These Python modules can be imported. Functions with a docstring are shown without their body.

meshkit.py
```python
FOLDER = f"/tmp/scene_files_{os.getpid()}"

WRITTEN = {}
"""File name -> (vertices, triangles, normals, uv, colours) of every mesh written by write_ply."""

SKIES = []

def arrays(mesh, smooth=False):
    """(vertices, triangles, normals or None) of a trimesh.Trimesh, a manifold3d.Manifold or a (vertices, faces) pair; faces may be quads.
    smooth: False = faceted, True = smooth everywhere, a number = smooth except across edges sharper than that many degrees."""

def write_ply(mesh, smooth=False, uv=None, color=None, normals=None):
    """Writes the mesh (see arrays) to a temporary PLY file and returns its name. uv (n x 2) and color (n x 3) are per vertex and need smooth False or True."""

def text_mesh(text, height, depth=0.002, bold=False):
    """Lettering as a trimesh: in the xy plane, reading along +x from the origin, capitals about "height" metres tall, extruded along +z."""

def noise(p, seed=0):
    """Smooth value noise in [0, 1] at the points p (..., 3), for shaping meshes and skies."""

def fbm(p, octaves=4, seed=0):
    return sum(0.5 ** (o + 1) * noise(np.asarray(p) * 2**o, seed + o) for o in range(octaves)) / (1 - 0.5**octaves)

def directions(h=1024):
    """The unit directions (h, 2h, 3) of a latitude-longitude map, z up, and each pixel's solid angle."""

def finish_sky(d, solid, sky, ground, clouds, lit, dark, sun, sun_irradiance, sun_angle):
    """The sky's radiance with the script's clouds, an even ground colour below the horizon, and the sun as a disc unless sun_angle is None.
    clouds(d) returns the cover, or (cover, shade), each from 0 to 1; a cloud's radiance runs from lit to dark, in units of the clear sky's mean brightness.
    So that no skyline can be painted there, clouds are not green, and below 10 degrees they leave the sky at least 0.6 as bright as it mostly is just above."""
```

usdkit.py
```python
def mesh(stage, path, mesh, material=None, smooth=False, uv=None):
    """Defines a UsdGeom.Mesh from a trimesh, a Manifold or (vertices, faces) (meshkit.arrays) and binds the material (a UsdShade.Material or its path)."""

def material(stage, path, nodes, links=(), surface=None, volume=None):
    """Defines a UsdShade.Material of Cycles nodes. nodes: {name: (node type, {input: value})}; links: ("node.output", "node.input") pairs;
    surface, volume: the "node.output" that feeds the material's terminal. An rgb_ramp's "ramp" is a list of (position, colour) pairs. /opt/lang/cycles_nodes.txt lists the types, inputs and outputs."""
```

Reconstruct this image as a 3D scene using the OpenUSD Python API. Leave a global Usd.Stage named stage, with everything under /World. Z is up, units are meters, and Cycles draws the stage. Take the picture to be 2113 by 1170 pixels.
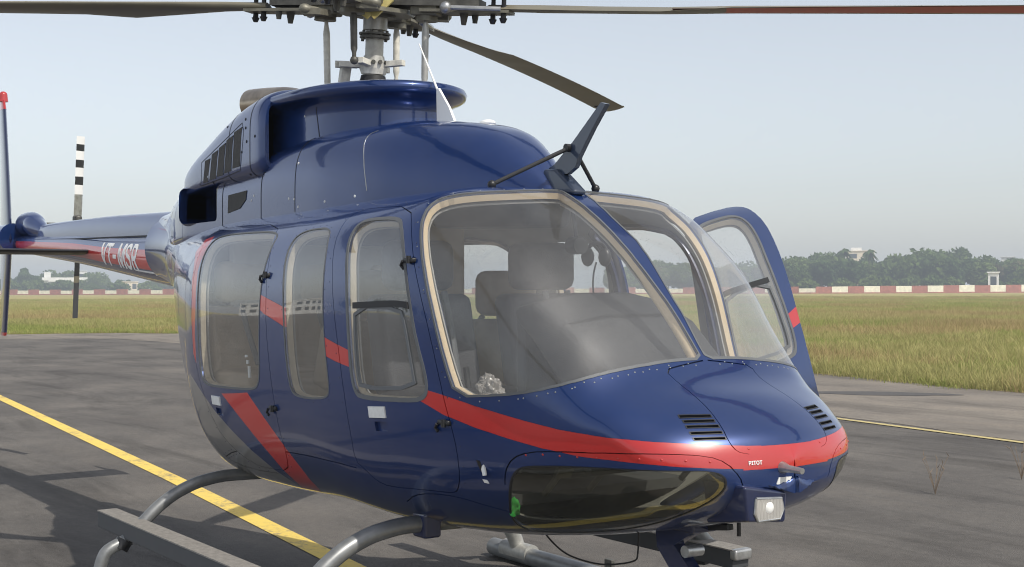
import math, random
import numpy as np
import shapely
import shapely.geometry as sg
from shapely.ops import unary_union
from shapely import affinity
import trimesh
import manifold3d as mf
from scipy.interpolate import PchipInterpolator
from pxr import Gf, Sdf, Usd, UsdGeom, UsdLux, UsdShade, Vt
import usdkit, meshkit

EXPOSURE = .22
SKY, SUN, SUNX, SUNY, AEROSOL, SKYSAT = .14, .86, .78, .12, 1.6, .42
HAZE = .0008
DOOR, FINYAW = -81, 8.0
REG = (-3.75, -2.93, .165, .345)
LX = 2.765
NOSE_PLAC = (2.735, .06, .955)
Q0, Q1, Q2 = (.088, -.178, 2.982), (.145, -.096, 2.893), (.20, -.018, 2.982)

stage = Usd.Stage.CreateInMemory()
UsdGeom.SetStageUpAxis(stage, "Z")
UsdGeom.SetStageMetersPerUnit(stage, 1.0)
UsdGeom.Xform.Define(stage, "/World")
UsdGeom.Scope.Define(stage, "/World/Looks")
rnd = random.Random(7)
rng = np.random.default_rng(7)

# ---------------------------------------------------------------- camera, sky, sun, exposure
CAM, YAW, PITCH, ROLL, FPX = np.array([5.7774, -3.2, 1.5821]), 2.5329, .0037, -.0034, 2749.2
fw = np.array([math.cos(YAW) * math.cos(PITCH), math.sin(YAW) * math.cos(PITCH), math.sin(PITCH)])
r0 = np.cross(fw, [0, 0, 1]); r0 /= np.linalg.norm(r0); u0 = np.cross(r0, fw)
rt = r0 * math.cos(ROLL) + u0 * math.sin(ROLL)
up = -r0 * math.sin(ROLL) + u0 * math.cos(ROLL)
cam = UsdGeom.Camera.Define(stage, "/World/camera")
cam.AddTransformOp().Set(Gf.Matrix4d(*rt, 0, *up, 0, *(-fw), 0, *map(float, CAM), 1))
cam.CreateHorizontalApertureAttr(36.0)
cam.CreateFocalLengthAttr(36.0 * FPX / 2113)
cam.CreateExposureAttr(EXPOSURE)
cam.CreateClippingRangeAttr(Gf.Vec2f(.05, 20000))

TO_SUN = np.array([SUNX, SUNY, 1.0]); TO_SUN /= np.linalg.norm(TO_SUN)
SUN_EL, SUN_ROT = math.asin(TO_SUN[2]), math.atan2(TO_SUN[0], TO_SUN[1])
sky_m = usdkit.material(stage, "/World/Looks/sky", {
    "s": ("sky_texture", {"sky_type": "single_scattering", "sun_disc": False, "sun_elevation": SUN_EL, "sun_rotation": SUN_ROT, "altitude": 10, "air_density": 1.0, "aerosol_density": AEROSOL, "ozone_density": 1.0}),
    "h": ("hsv", {"saturation": SKYSAT, "value": 1.0, "hue": .5, "fac": 1.0}),
    "b": ("background_shader", {"strength": SKY})}, [("s.color", "h.color"), ("h.color", "b.color")], surface="b.background")
dome = UsdLux.DomeLight.Define(stage, "/World/sky")
UsdShade.MaterialBindingAPI.Apply(dome.GetPrim()).Bind(sky_m)
sun = UsdLux.DistantLight.Define(stage, "/World/sun")
sun.CreateIntensityAttr(SUN); sun.CreateAngleAttr(.53); sun.CreateNormalizeAttr(True); sun.CreateColorAttr(Gf.Vec3f(1, .95, .86))
z_ = TO_SUN; x_ = np.cross([0, 0, 1], z_); x_ /= np.linalg.norm(x_); y_ = np.cross(z_, x_)
sun.AddTransformOp().Set(Gf.Matrix4d(*x_, 0, *y_, 0, *z_, 0, 0, 0, 20, 1))

# ---------------------------------------------------------------- helpers
_taken = {}


def numbered(parent, name):
    k = _taken.get((parent, name), 0)
    _taken[(parent, name)] = k + 1
    return f"{parent}/{name}" if k == 0 else f"{parent}/{name}_{k:03d}"


def say(prim, **keys):
    for k, v in keys.items():
        if v:
            prim.SetCustomDataByKey(k, v)
    return prim


def path_of(parent):
    return "/World" if parent is None else str(parent.GetPath())


def xform(name, parent=None, loc=(0, 0, 0), rz=0, **keys):
    x = UsdGeom.Xform.Define(stage, numbered(path_of(parent), name))
    if any(loc):
        x.AddTranslateOp().Set(Gf.Vec3d(*map(float, loc)))
    if rz:
        x.AddRotateZOp().Set(float(rz))
    return say(x.GetPrim(), **keys)


def put(name, mesh, mat, parent=None, smooth=35, **keys):
    """One Mesh prim. mesh: trimesh, Manifold, a list of them, or (points, faces, normals)."""
    p = numbered(path_of(parent), name)
    if isinstance(mesh, list):
        mesh = trimesh.util.concatenate([as_tri(m) for m in mesh])
    if isinstance(mesh, tuple) and len(mesh) == 3:
        v, f, n = mesh
        m = usdkit.mesh(stage, p, (v, f), M[mat])
        m.CreateNormalsAttr(Vt.Vec3fArray.FromNumpy(n.astype(np.float32)))
        m.SetNormalsInterpolation("vertex")
    else:
        m = usdkit.mesh(stage, p, mesh, M[mat], smooth=smooth)
    return say(m.GetPrim(), **keys)


def as_tri(m):
    if isinstance(m, trimesh.Trimesh):
        return m
    v, f, _ = meshkit.arrays(m)
    return trimesh.Trimesh(v, f, process=False)


def merge(panels):
    """Several (points, faces, normals) as one."""
    V, F, N, k = [], [], [], 0
    for g in panels:
        if g is None:
            continue
        V.append(g[0]); F.append(g[1] + k); N.append(g[2]); k += len(g[0])
    return np.vstack(V), np.vstack(F), np.vstack(N)


def turned(g, fn, rot):
    return fn(g[0]), g[1], g[2] @ rot.T


def box(lo, hi, r=0.0):
    lo, hi = np.array(lo, float), np.array(hi, float)
    r = min(r, .49 * (hi - lo).min())
    if r > 0:
        pts = np.array([[x, y, z] for x in (lo[0], hi[0]) for y in (lo[1], hi[1]) for z in (lo[2], hi[2])])
        inn = np.where(pts == lo, lo + r, hi - r)
        s = mf.Manifold.sphere(r, 12)
        return mf.Manifold.batch_hull([s.translate(list(map(float, p))) for p in inn])
    return trimesh.creation.box(bounds=[lo, hi])


def tube(path, rad, n=14, close=False):
    """A round tube through the points, radius constant or one per point."""
    p = np.array(path, float)
    rad = np.broadcast_to(np.asarray(rad, float), (len(p),))
    t = np.gradient(p, axis=0)
    t /= np.linalg.norm(t, axis=1)[:, None]
    a = np.array([0, 0, 1.]) if abs(t[0, 2]) < .9 else np.array([1., 0, 0])
    ring = []
    for k in range(len(p)):
        a = a - t[k] * (a @ t[k]); a /= np.linalg.norm(a)
        b = np.cross(t[k], a)
        th = np.arange(n) / n * 2 * np.pi
        ring.append(p[k] + rad[k] * (np.cos(th)[:, None] * a + np.sin(th)[:, None] * b))
    v = np.vstack(ring + [p[:1], p[-1:]])
    f = []
    for k in range(len(p) - 1):
        for j in range(n):
            q = (j + 1) % n
            f += [[k * n + j, k * n + q, (k + 1) * n + q], [k * n + j, (k + 1) * n + q, (k + 1) * n + j]]
    c0, c1 = len(p) * n, len(p) * n + 1
    for j in range(n):
        q = (j + 1) % n
        f += [[c0, q, j], [c1, (len(p) - 1) * n + j, (len(p) - 1) * n + q]]
    return trimesh.Trimesh(v, f, process=False)


def bend(points, n=8):
    """A smooth curve through the points."""
    p = np.array(points, float)
    t = np.r_[0, np.cumsum(np.linalg.norm(np.diff(p, axis=0), axis=1))]
    s = np.linspace(0, t[-1], n * (len(p) - 1) + 1)
    return np.stack([PchipInterpolator(t, p[:, k])(s) for k in range(3)], 1)


def cyl(a, b, r, r2=None, n=24):
    return tube([a, b], [r, r if r2 is None else r2], n)


def bar(a, b, w, h, upv=(0, 0, 1), r=.002):
    """A box beam from a to b, w wide and h high."""
    a, b = np.array(a, float), np.array(b, float)
    x = b - a; L = np.linalg.norm(x); x /= L
    y = np.cross(upv, x); y /= np.linalg.norm(y); z = np.cross(x, y)
    m = as_tri(box([0, -w / 2, -h / 2], [L, w / 2, h / 2], r))
    T = np.eye(4); T[:3, :3] = np.stack([x, y, z], 1); T[:3, 3] = a
    m = m.copy(); m.apply_transform(T)
    return m


def plate(poly, t, origin, ex, ey, bevel=0):
    """A flat plate: 2-D outline poly extruded by t, centred on the plane through origin spanned by ex, ey."""
    ex, ey = np.array(ex, float), np.array(ey, float)
    ex /= np.linalg.norm(ex); ey -= ex * (ex @ ey); ey /= np.linalg.norm(ey); ez = np.cross(ex, ey)
    m = trimesh.creation.extrude_polygon(sg.Polygon(poly) if not isinstance(poly, sg.Polygon) else poly, t, engine="earcut")
    v = np.array(m.vertices); v[:, 2] -= t / 2
    return trimesh.Trimesh(np.array(origin) + v @ np.stack([ex, ey, ez]), m.faces, process=False)


def prism3(pts, t, n=None):
    """A thin tile on the 3-D outline pts, raised t along its normal."""
    p = np.array(pts, float)
    c = p.mean(0)
    if n is None:
        _, _, vt = np.linalg.svd(p - c); n = vt[2]
    n = np.array(n, float)
    k = len(p)
    v = np.vstack([p + n * t, p - n * .004])
    f = [[0, i, i + 1] for i in range(1, k - 1)] + [[k, k + i + 1, k + i] for i in range(1, k - 1)]
    for i in range(k):
        j = (i + 1) % k
        f += [[i, k + i, k + j], [i, k + j, j]]
    m = trimesh.Trimesh(v, f, process=False)
    m.fix_normals()
    return m


# ---------------------------------------------------------------- materials
M = {}


def mat(name, nodes, links, surface="p.BSDF"):
    M[name] = usdkit.material(stage, f"/World/Looks/{name}", nodes, links, surface=surface)


def plain(name, col, rough=.5, metal=0.0, coat=0.0, var=.12, scale=6.0, bump=0.0, bscale=200.0, **kw):
    """A principled material whose colour and roughness wander a little, as on real things."""
    c = np.array(col, float)
    nodes = {"t": ("texture_coordinate", {}), "n": ("noise_texture", {"scale": scale, "detail": 5.0, "roughness": .6}),
             "r": ("rgb_ramp", {"ramp": [(.3, c * (1 - var)), (.7, np.minimum(c * (1 + var), 1))]}),
             "m": ("map_range", {"from_min": .3, "from_max": .7, "to_min": max(rough - .06, .01), "to_max": rough + .06}),
             "p": ("principled_bsdf", {"metallic": metal, "coat_weight": coat, "coat_roughness": .03, **kw})}
    links = [("t.object", "n.vector"), ("n.fac", "r.fac"), ("r.color", "p.base_color"), ("n.fac", "m.value"), ("m.result", "p.roughness")]
    if bump:
        nodes["bn"] = ("noise_texture", {"scale": bscale, "detail": 3.0})
        nodes["b"] = ("bump", {"strength": bump, "distance": .01})
        links += [("t.object", "bn.vector"), ("bn.fac", "b.height"), ("b.normal", "p.normal")]
    mat(name, nodes, links)


def paint(name, col, metal, rough):
    """Clear-coated aircraft paint: flake under gloss, faint dust and orange peel."""
    c = np.array(col, float)
    mat(name, {"t": ("texture_coordinate", {}),
               "d": ("noise_texture", {"scale": 3.0, "detail": 6.0, "roughness": .65}),
               "dr": ("map_range", {"from_min": .42, "from_max": .8, "to_min": 0.0, "to_max": .045, "clamp": True}),
               "mx": ("mix_color", {"a": c, "b": (.30, .28, .25)}),
               "o": ("noise_texture", {"scale": 55.0, "detail": 1.0}),
               "w": ("noise_texture", {"scale": 2.2, "detail": 1.0}),
               "b1": ("bump", {"strength": .018, "distance": .01}), "b2": ("bump", {"strength": .10, "distance": .03}),
               "cr": ("map_range", {"from_min": .35, "from_max": .75, "to_min": .02, "to_max": .09}),
               "p": ("principled_bsdf", {"metallic": metal, "roughness": rough, "coat_weight": 1.0, "coat_ior": 1.5})},
        [("t.object", "d.vector"), ("d.fac", "dr.value"), ("dr.result", "mx.fac"), ("mx.result", "p.base_color"),
         ("t.object", "o.vector"), ("t.object", "w.vector"), ("o.fac", "b1.height"), ("w.fac", "b2.height"), ("b2.normal", "b1.normal"), ("b1.normal", "p.coat_normal"),
         ("d.fac", "cr.value"), ("cr.result", "p.coat_roughness")])


def glass(name, tint, dust, gloss=.015, dustcol=(.62, .60, .56), haze=.35, base=.065):
    """Acrylic window: sees through, reflects by fresnel, with a film of dust."""
    mat(name, {"t": ("texture_coordinate", {}), "n": ("noise_texture", {"scale": 2.6, "detail": 7.0, "roughness": .62}),
               "dr": ("map_range", {"from_min": .3, "from_max": .8, "to_min": dust * .55, "to_max": dust * 1.6, "clamp": True}),
               "tr": ("transparent_bsdf", {"color": tint}),
               "df": ("diffuse_bsdf", {"color": dustcol}), "tl": ("translucent_bsdf", {"color": dustcol}), "dm": ("mix_closure", {"fac": .5}),
               "lw": ("layer_weight", {"blend": .5}), "pw": ("math", {"math_type": "power", "value2": 5.0}), "f": ("math", {"math_type": "multiply_add", "value2": 1.0 - base, "value3": base}),
               "g": ("glossy_bsdf", {"color": (1, 1, 1), "roughness": gloss}), "g2": ("glossy_bsdf", {"color": (1, 1, 1), "roughness": .28}), "gm": ("mix_closure", {"fac": haze}),
               "x": ("mix_closure", {}), "y": ("mix_closure", {})},
        [("t.object", "n.vector"), ("n.fac", "dr.value"), ("dr.result", "x.fac"), ("df.BSDF", "dm.closure1"), ("tl.BSDF", "dm.closure2"),
         ("tr.BSDF", "x.closure1"), ("dm.closure", "x.closure2"), ("g.BSDF", "gm.closure1"), ("g2.BSDF", "gm.closure2"),
         ("lw.facing", "pw.value1"), ("pw.value", "f.value1"), ("f.value", "y.fac"), ("x.closure", "y.closure1"), ("gm.closure", "y.closure2")], surface="y.closure")


paint("blue_paint", (.006, .028, .122), .5, .28)
paint("red_paint", (.40, .011, .009), 0.0, .35)
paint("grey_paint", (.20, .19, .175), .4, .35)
paint("cutter_paint", (.012, .022, .045), .1, .45)
paint("navy_paint", (.008, .014, .05), .2, .3)
glass("clear_glass", (.93, .94, .935), .095, base=.07, haze=.45)
glass("side_glass", (.90, .92, .92), .12, .006, haze=.06, base=.17)
glass("chin_glass", (.56, .57, .50), .06, .01, (.40, .38, .26), haze=.12, base=.09)
plain("seam_dark", (.006, .008, .014), .6)
plain("rubber", (.012, .012, .013), .55)
plain("frame_grey", (.10, .105, .11), .5, bump=.1)
plain("tan_trim", (.60, .47, .31), .6, var=.06)
plain("beige_trim", (.50, .42, .31), .6, var=.06)
plain("liner", (.30, .29, .27), .8, var=.1)
plain("liner_dark", (.07, .07, .075), .75)
plain("leather", (.045, .045, .05), .45, bump=.3, bscale=160)
plain("leather_tan", (.38, .30, .21), .55, bump=.3, bscale=160)
plain("panel_black", (.018, .019, .021), .55, var=.3, bump=.2)
plain("plastic_white", (.72, .72, .70), .4)
plain("bare_metal", (.42, .42, .41), .34, metal=.85, var=.2, scale=14)
plain("tube_grey", (.22, .225, .225), .40, metal=.5, var=.22, scale=9)
plain("mast_grey", (.36, .355, .33), .42, metal=.35, var=.2, scale=24)
plain("hub_dark", (.085, .082, .072), .5, metal=.4, var=.4, scale=18)
plain("hub_olive", (.17, .16, .125), .5, metal=.3, var=.3, scale=18)
plain("zinc_yellow", (.48, .40, .15), .42, metal=.3, var=.15, scale=20)
plain("link_white", (.62, .60, .53), .45, var=.2, scale=30)
plain("blade_olive", (.16, .145, .105), .45, var=.16, scale=3)
plain("blade_red", (.55, .12, .08), .5)
plain("blade_white", (.75, .75, .73), .45)
plain("black_paint", (.012, .012, .013), .42)
plain("step_grip", (.23, .215, .195), .9, var=.2, scale=40, bump=.5, bscale=500)
plain("step_side", (.045, .047, .05), .6)
plain("mesh_grille", (.045, .043, .04), .75, var=.5, scale=120, bump=.6, bscale=400)
plain("exhaust_steel", (.52, .43, .33), .3, metal=1.0, var=.25, scale=5)
plain("white_paint", (.80, .80, .78), .35, var=.05)
plain("placard", (.66, .66, .64), .4, var=.08, scale=60)
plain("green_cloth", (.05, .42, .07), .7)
plain("beacon_red", (.40, .03, .03), .2, coat=.6)
mat("lamp_lens", {"t": ("texture_coordinate", {}), "w": ("wave_texture", {"wave_type": "bands", "bands_direction": "y", "scale": 22.0}), "b": ("bump", {"strength": .3, "distance": .01}),
                  "p": ("principled_bsdf", {"base_color": (.72, .70, .66), "roughness": .22, "metallic": .7, "coat_weight": 1.0})},
    [("t.object", "w.vector"), ("w.fac", "b.height"), ("b.normal", "p.normal")])
plain("wrap_film", (.24, .22, .20), .25, var=.3, scale=12, coat=.8)
plain("brick_red", (.32, .12, .085), .85, var=.25, scale=1.2)
plain("lime_white", (.72, .68, .54), .85, var=.15, scale=1.2)
plain("wall_coping", (.42, .28, .22), .9, var=.2, scale=1.0)
plain("plaster_white", (.70, .69, .65), .85, var=.1, scale=.6)
plain("plaster_cream", (.62, .54, .42), .85, var=.12, scale=.6)
plain("plaster_grey", (.42, .42, .40), .85, var=.15, scale=.6)
plain("window_dark", (.05, .06, .07), .2)
plain("straw", (.17, .125, .085), .8)
plain("bark", (.11, .085, .06), .9, var=.3, scale=5)


def leafy(name, a, b):
    mat(name, {"g": ("geometry", {}), "n": ("noise_texture", {"scale": .28, "detail": 4.0}), "i": ("object_info", {}), "ri": ("geometry", {}),
               "ad": ("math", {"math_type": "add"}), "m1": ("math", {"math_type": "multiply", "value2": .45}), "m2": ("math", {"math_type": "multiply_add", "value2": .30, "value3": .10}),
               "r": ("rgb_ramp", {"ramp": [(.2, a), (.75, b)]}),
               "d": ("diffuse_bsdf", {}), "t": ("translucent_bsdf", {}), "x": ("mix_closure", {"fac": .3})},
        [("g.position", "n.vector"), ("n.fac", "m1.value1"), ("i.random", "m2.value1"), ("m1.value", "ad.value1"), ("m2.value", "ad.value2"), ("ad.value", "r.fac"),
         ("r.color", "d.color"), ("r.color", "t.color"), ("d.BSDF", "x.closure1"), ("t.BSDF", "x.closure2")], surface="x.closure")


leafy("leaves_green", (.06, .10, .03), (.15, .195, .06))
leafy("leaves_dark", (.04, .075, .028), (.10, .145, .052))
leafy("leaves_dry", (.09, .085, .045), (.15, .135, .07))
leafy("blade_grass", (.24, .245, .085), (.46, .40, .18))
leafy("blade_brown", (.27, .205, .095), (.43, .34, .17))
leafy("blade_green", (.19, .24, .06), (.34, .34, .11))

mat("asphalt", {
    "g": ("geometry", {}),
    "map": ("mapping", {"scale": (.22, 1.0, 1.0), "rotation": (0, 0, .35)}),
    "n1": ("noise_texture", {"scale": .55, "detail": 6.0, "roughness": .6}),
    "n2": ("noise_texture", {"scale": 1.4, "detail": 8.0, "roughness": .7, "distortion": .6}),
    "n3": ("noise_texture", {"scale": 90.0, "detail": 4.0, "roughness": .8}),
    "v": ("voronoi_texture", {"scale": 160.0}), "n4": ("noise_texture", {"scale": 16.0, "detail": 9.0, "roughness": .85}), "r4": ("rgb_ramp", {"ramp": [(.34, (.80, .80, .80)), (.5, (1, 1, 1)), (.64, (1.18, 1.17, 1.15))]}), "m3": ("mix_color", {"blend_type": "multiply", "fac": 1.0, "use_clamp": False}),
    "r1": ("rgb_ramp", {"ramp": [(.30, (.078, .071, .066)), (.5, (.108, .099, .090)), (.72, (.150, .136, .121))]}),
    "r2": ("rgb_ramp", {"ramp": [(.33, (.60, .59, .58)), (.5, (1, 1, 1)), (.66, (1.12, 1.10, 1.07))]}),
    "r3": ("rgb_ramp", {"ramp": [(.25, (.62, .62, .62)), (.6, (1.12, 1.12, 1.12))]}),
    "m1": ("mix_color", {"blend_type": "multiply", "fac": 1.0, "use_clamp": False}), "m2": ("mix_color", {"blend_type": "multiply", "fac": 1.0, "use_clamp": False}),
    "b": ("bump", {"strength": .55, "distance": .008}), "p": ("principled_bsdf", {"roughness": .82, "specular_ior_level": .35})},
    [("g.position", "n1.vector"), ("g.position", "map.vector"), ("map.vector", "n2.vector"), ("g.position", "n3.vector"), ("g.position", "v.vector"),
     ("n1.fac", "r1.fac"), ("n2.fac", "r2.fac"), ("n3.fac", "r3.fac"), ("r1.color", "m1.a"), ("r2.color", "m1.b"), ("m1.result", "m2.a"), ("r3.color", "m2.b"),
     ("g.position", "n4.vector"), ("n4.fac", "r4.fac"), ("m2.result", "m3.a"), ("r4.color", "m3.b"), ("m3.result", "p.base_color"), ("v.distance", "b.height"), ("b.normal", "p.normal")])
mat("asphalt_pale", {
    "g": ("geometry", {}),
    "map": ("mapping", {"scale": (.22, 1.0, 1.0), "rotation": (0, 0, .35)}),
    "n1": ("noise_texture", {"scale": .55, "detail": 6.0, "roughness": .6}),
    "n2": ("noise_texture", {"scale": 1.4, "detail": 8.0, "roughness": .7, "distortion": .6}),
    "n3": ("noise_texture", {"scale": 90.0, "detail": 4.0, "roughness": .8}),
    "v": ("voronoi_texture", {"scale": 160.0}), "n4": ("noise_texture", {"scale": 16.0, "detail": 9.0, "roughness": .85}), "r4": ("rgb_ramp", {"ramp": [(.34, (.80, .80, .80)), (.5, (1, 1, 1)), (.64, (1.18, 1.17, 1.15))]}), "m3": ("mix_color", {"blend_type": "multiply", "fac": 1.0, "use_clamp": False}),
    "r1": ("rgb_ramp", {"ramp": [(.30, (.14, .124, .108)), (.5, (.19, .168, .143)), (.72, (.245, .215, .178))]}),
    "r2": ("rgb_ramp", {"ramp": [(.33, (.60, .59, .58)), (.5, (1, 1, 1)), (.66, (1.12, 1.10, 1.07))]}),
    "r3": ("rgb_ramp", {"ramp": [(.25, (.62, .62, .62)), (.6, (1.12, 1.12, 1.12))]}),
    "m1": ("mix_color", {"blend_type": "multiply", "fac": 1.0, "use_clamp": False}), "m2": ("mix_color", {"blend_type": "multiply", "fac": 1.0, "use_clamp": False}),
    "b": ("bump", {"strength": .55, "distance": .008}), "p": ("principled_bsdf", {"roughness": .82, "specular_ior_level": .35})},
    [("g.position", "n1.vector"), ("g.position", "map.vector"), ("map.vector", "n2.vector"), ("g.position", "n3.vector"), ("g.position", "v.vector"),
     ("n1.fac", "r1.fac"), ("n2.fac", "r2.fac"), ("n3.fac", "r3.fac"), ("r1.color", "m1.a"), ("r2.color", "m1.b"), ("m1.result", "m2.a"), ("r3.color", "m2.b"),
     ("g.position", "n4.vector"), ("n4.fac", "r4.fac"), ("m2.result", "m3.a"), ("r4.color", "m3.b"), ("m3.result", "p.base_color"), ("v.distance", "b.height"), ("b.normal", "p.normal")])
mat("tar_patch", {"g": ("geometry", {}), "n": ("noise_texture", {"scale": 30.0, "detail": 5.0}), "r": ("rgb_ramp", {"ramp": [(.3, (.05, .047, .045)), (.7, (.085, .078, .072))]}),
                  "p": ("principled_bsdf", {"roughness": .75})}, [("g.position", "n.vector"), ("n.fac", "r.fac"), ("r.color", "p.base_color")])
mat("line_yellow", {"g": ("geometry", {}), "n": ("noise_texture", {"scale": 14.0, "detail": 8.0, "roughness": .75}), "n2": ("noise_texture", {"scale": 2.0, "detail": 3.0}),
                    "ad": ("math", {"math_type": "multiply_add", "value2": .5}), "r": ("rgb_ramp", {"ramp": [(.66, (.72, .52, .10)), (.80, (.66, .48, .11)), (.92, (.30, .23, .11))]}),
                    "p": ("principled_bsdf", {"roughness": .7})}, [("g.position", "n.vector"), ("g.position", "n2.vector"), ("n2.fac", "ad.value1"), ("n.fac", "ad.value3"), ("ad.value", "r.fac"), ("r.color", "p.base_color")])
mat("line_faded", {"g": ("geometry", {}), "n": ("noise_texture", {"scale": 9.0, "detail": 8.0, "roughness": .75}), "r": ("rgb_ramp", {"ramp": [(.40, (.50, .41, .17)), (.56, (.40, .33, .16)), (.70, (.21, .18, .13))]}),
                    "p": ("principled_bsdf", {"roughness": .8})}, [("g.position", "n.vector"), ("n.fac", "r.fac"), ("r.color", "p.base_color")])
mat("soil", {"g": ("geometry", {}), "n": ("noise_texture", {"scale": 5.0, "detail": 8.0, "roughness": .7}), "r": ("rgb_ramp", {"ramp": [(.35, (.14, .115, .075)), (.65, (.26, .215, .14))]}), "b": ("bump", {"strength": .6, "distance": .03}), "d": ("diffuse_bsdf", {})},
    [("g.position", "n.vector"), ("n.fac", "r.fac"), ("r.color", "d.color"), ("n.fac", "b.height"), ("b.normal", "d.normal")], surface="d.BSDF")
mat("field", {"g": ("geometry", {}), "n1": ("noise_texture", {"scale": .05, "detail": 6.0, "roughness": .6}), "n2": ("noise_texture", {"scale": 2.5, "detail": 6.0, "roughness": .75}),
              "mp": ("mapping", {"scale": (.25, 1, 1), "rotation": (0, 0, -.62)}), "a": ("math", {"math_type": "multiply_add", "value2": .45}),
              "r": ("rgb_ramp", {"ramp": [(.45, (.15, .17, .05)), (.62, (.27, .25, .09)), (.78, (.34, .29, .125)), (.95, (.36, .25, .125))]}),
              "b": ("bump", {"strength": .8, "distance": .15}), "d": ("diffuse_bsdf", {})},
    [("g.position", "n1.vector"), ("g.position", "mp.vector"), ("mp.vector", "n2.vector"), ("n2.fac", "a.value1"), ("n1.fac", "a.value3"), ("a.value", "r.fac"), ("r.color", "d.color"), ("n2.fac", "b.height"), ("b.normal", "d.normal")], surface="d.BSDF")
M["air"] = usdkit.material(stage, "/World/Looks/air", {"v": ("principled_volume", {"color": (.87, .93, .99), "density": HAZE, "anisotropy": .35})}, [], volume="v.volume")
# ---------------------------------------------------------------- setting: ground, apron, markings
def sheet(name, poly, z, m, **kw):
    V, F, n = [], [], 0
    for g in getattr(poly, "geoms", [poly]):
        if g.geom_type != "Polygon":
            continue
        v, f = trimesh.creation.triangulate_polygon(sg.polygon.orient(g), engine="earcut")
        a, b, d = v[f[:, 0]], v[f[:, 1]], v[f[:, 2]]
        s = (b - a)[:, 0] * (d - a)[:, 1] - (b - a)[:, 1] * (d - a)[:, 0]
        V.append(np.c_[v, np.full(len(v), z)]); F.append(np.where((s < 0)[:, None], f[:, ::-1], f) + n); n += len(v)
    return put(name, trimesh.Trimesh(np.vstack(V), np.vstack(F), process=False), m, smooth=False, **kw)


def rough_edge(pts, amp, step=.35, seed=0):
    p = np.array(pts, float)
    t = np.r_[0, np.cumsum(np.linalg.norm(np.diff(p, axis=0), axis=1))]
    s = np.arange(0, t[-1], step)
    q = np.stack([np.interp(s, t, p[:, k]) for k in range(2)], 1)
    d = meshkit.fbm(np.c_[q * .8, np.zeros(len(q))], 5, seed) - .5
    n = np.gradient(q, axis=0); n = np.stack([-n[:, 1], n[:, 0]], 1); n /= np.linalg.norm(n, axis=1)[:, None]
    return q + n * (d * amp)[:, None]


sheet("field", sg.Point(0, 0).buffer(1300, 24), -.02, "field", kind="structure")
EDGE = [(45, 6.5), (20, 10.5), (-6.3, 14.63), (-11.3, 15.7), (-25, 16.0), (-38.8, 15.2), (-42.5, 13.2), (-43.8, 9), (-44.5, 3), (-62, -8), (-260, -70)]
edge = rough_edge(EDGE, .55)
apron_poly = sg.Polygon(np.vstack([edge, [(-260, -260), (160, -260), (160, -10), (60, 4)]]))
sheet("apron", apron_poly.buffer(0), 0.0, "asphalt", kind="structure")
sheet("apron_line", sg.Polygon([(-34.0, 3.92), (-14.6, 1.90), (-5.0, .92), (-1.3, .49), (30, -2.9), (30, -3.05), (-1.3, .34), (-5.0, .77), (-14.6, 1.75), (-34, 3.76)]), .004, "line_yellow", kind="structure")
sheet("apron_line", sg.Polygon([(-34, 13.45), (-5.1, 9.22), (-2.3, 8.80), (30, 4.0), (30, 3.89), (-2.3, 8.69), (-5.1, 9.11), (-34, 13.34)]), .008, "line_faded", kind="structure")


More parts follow.
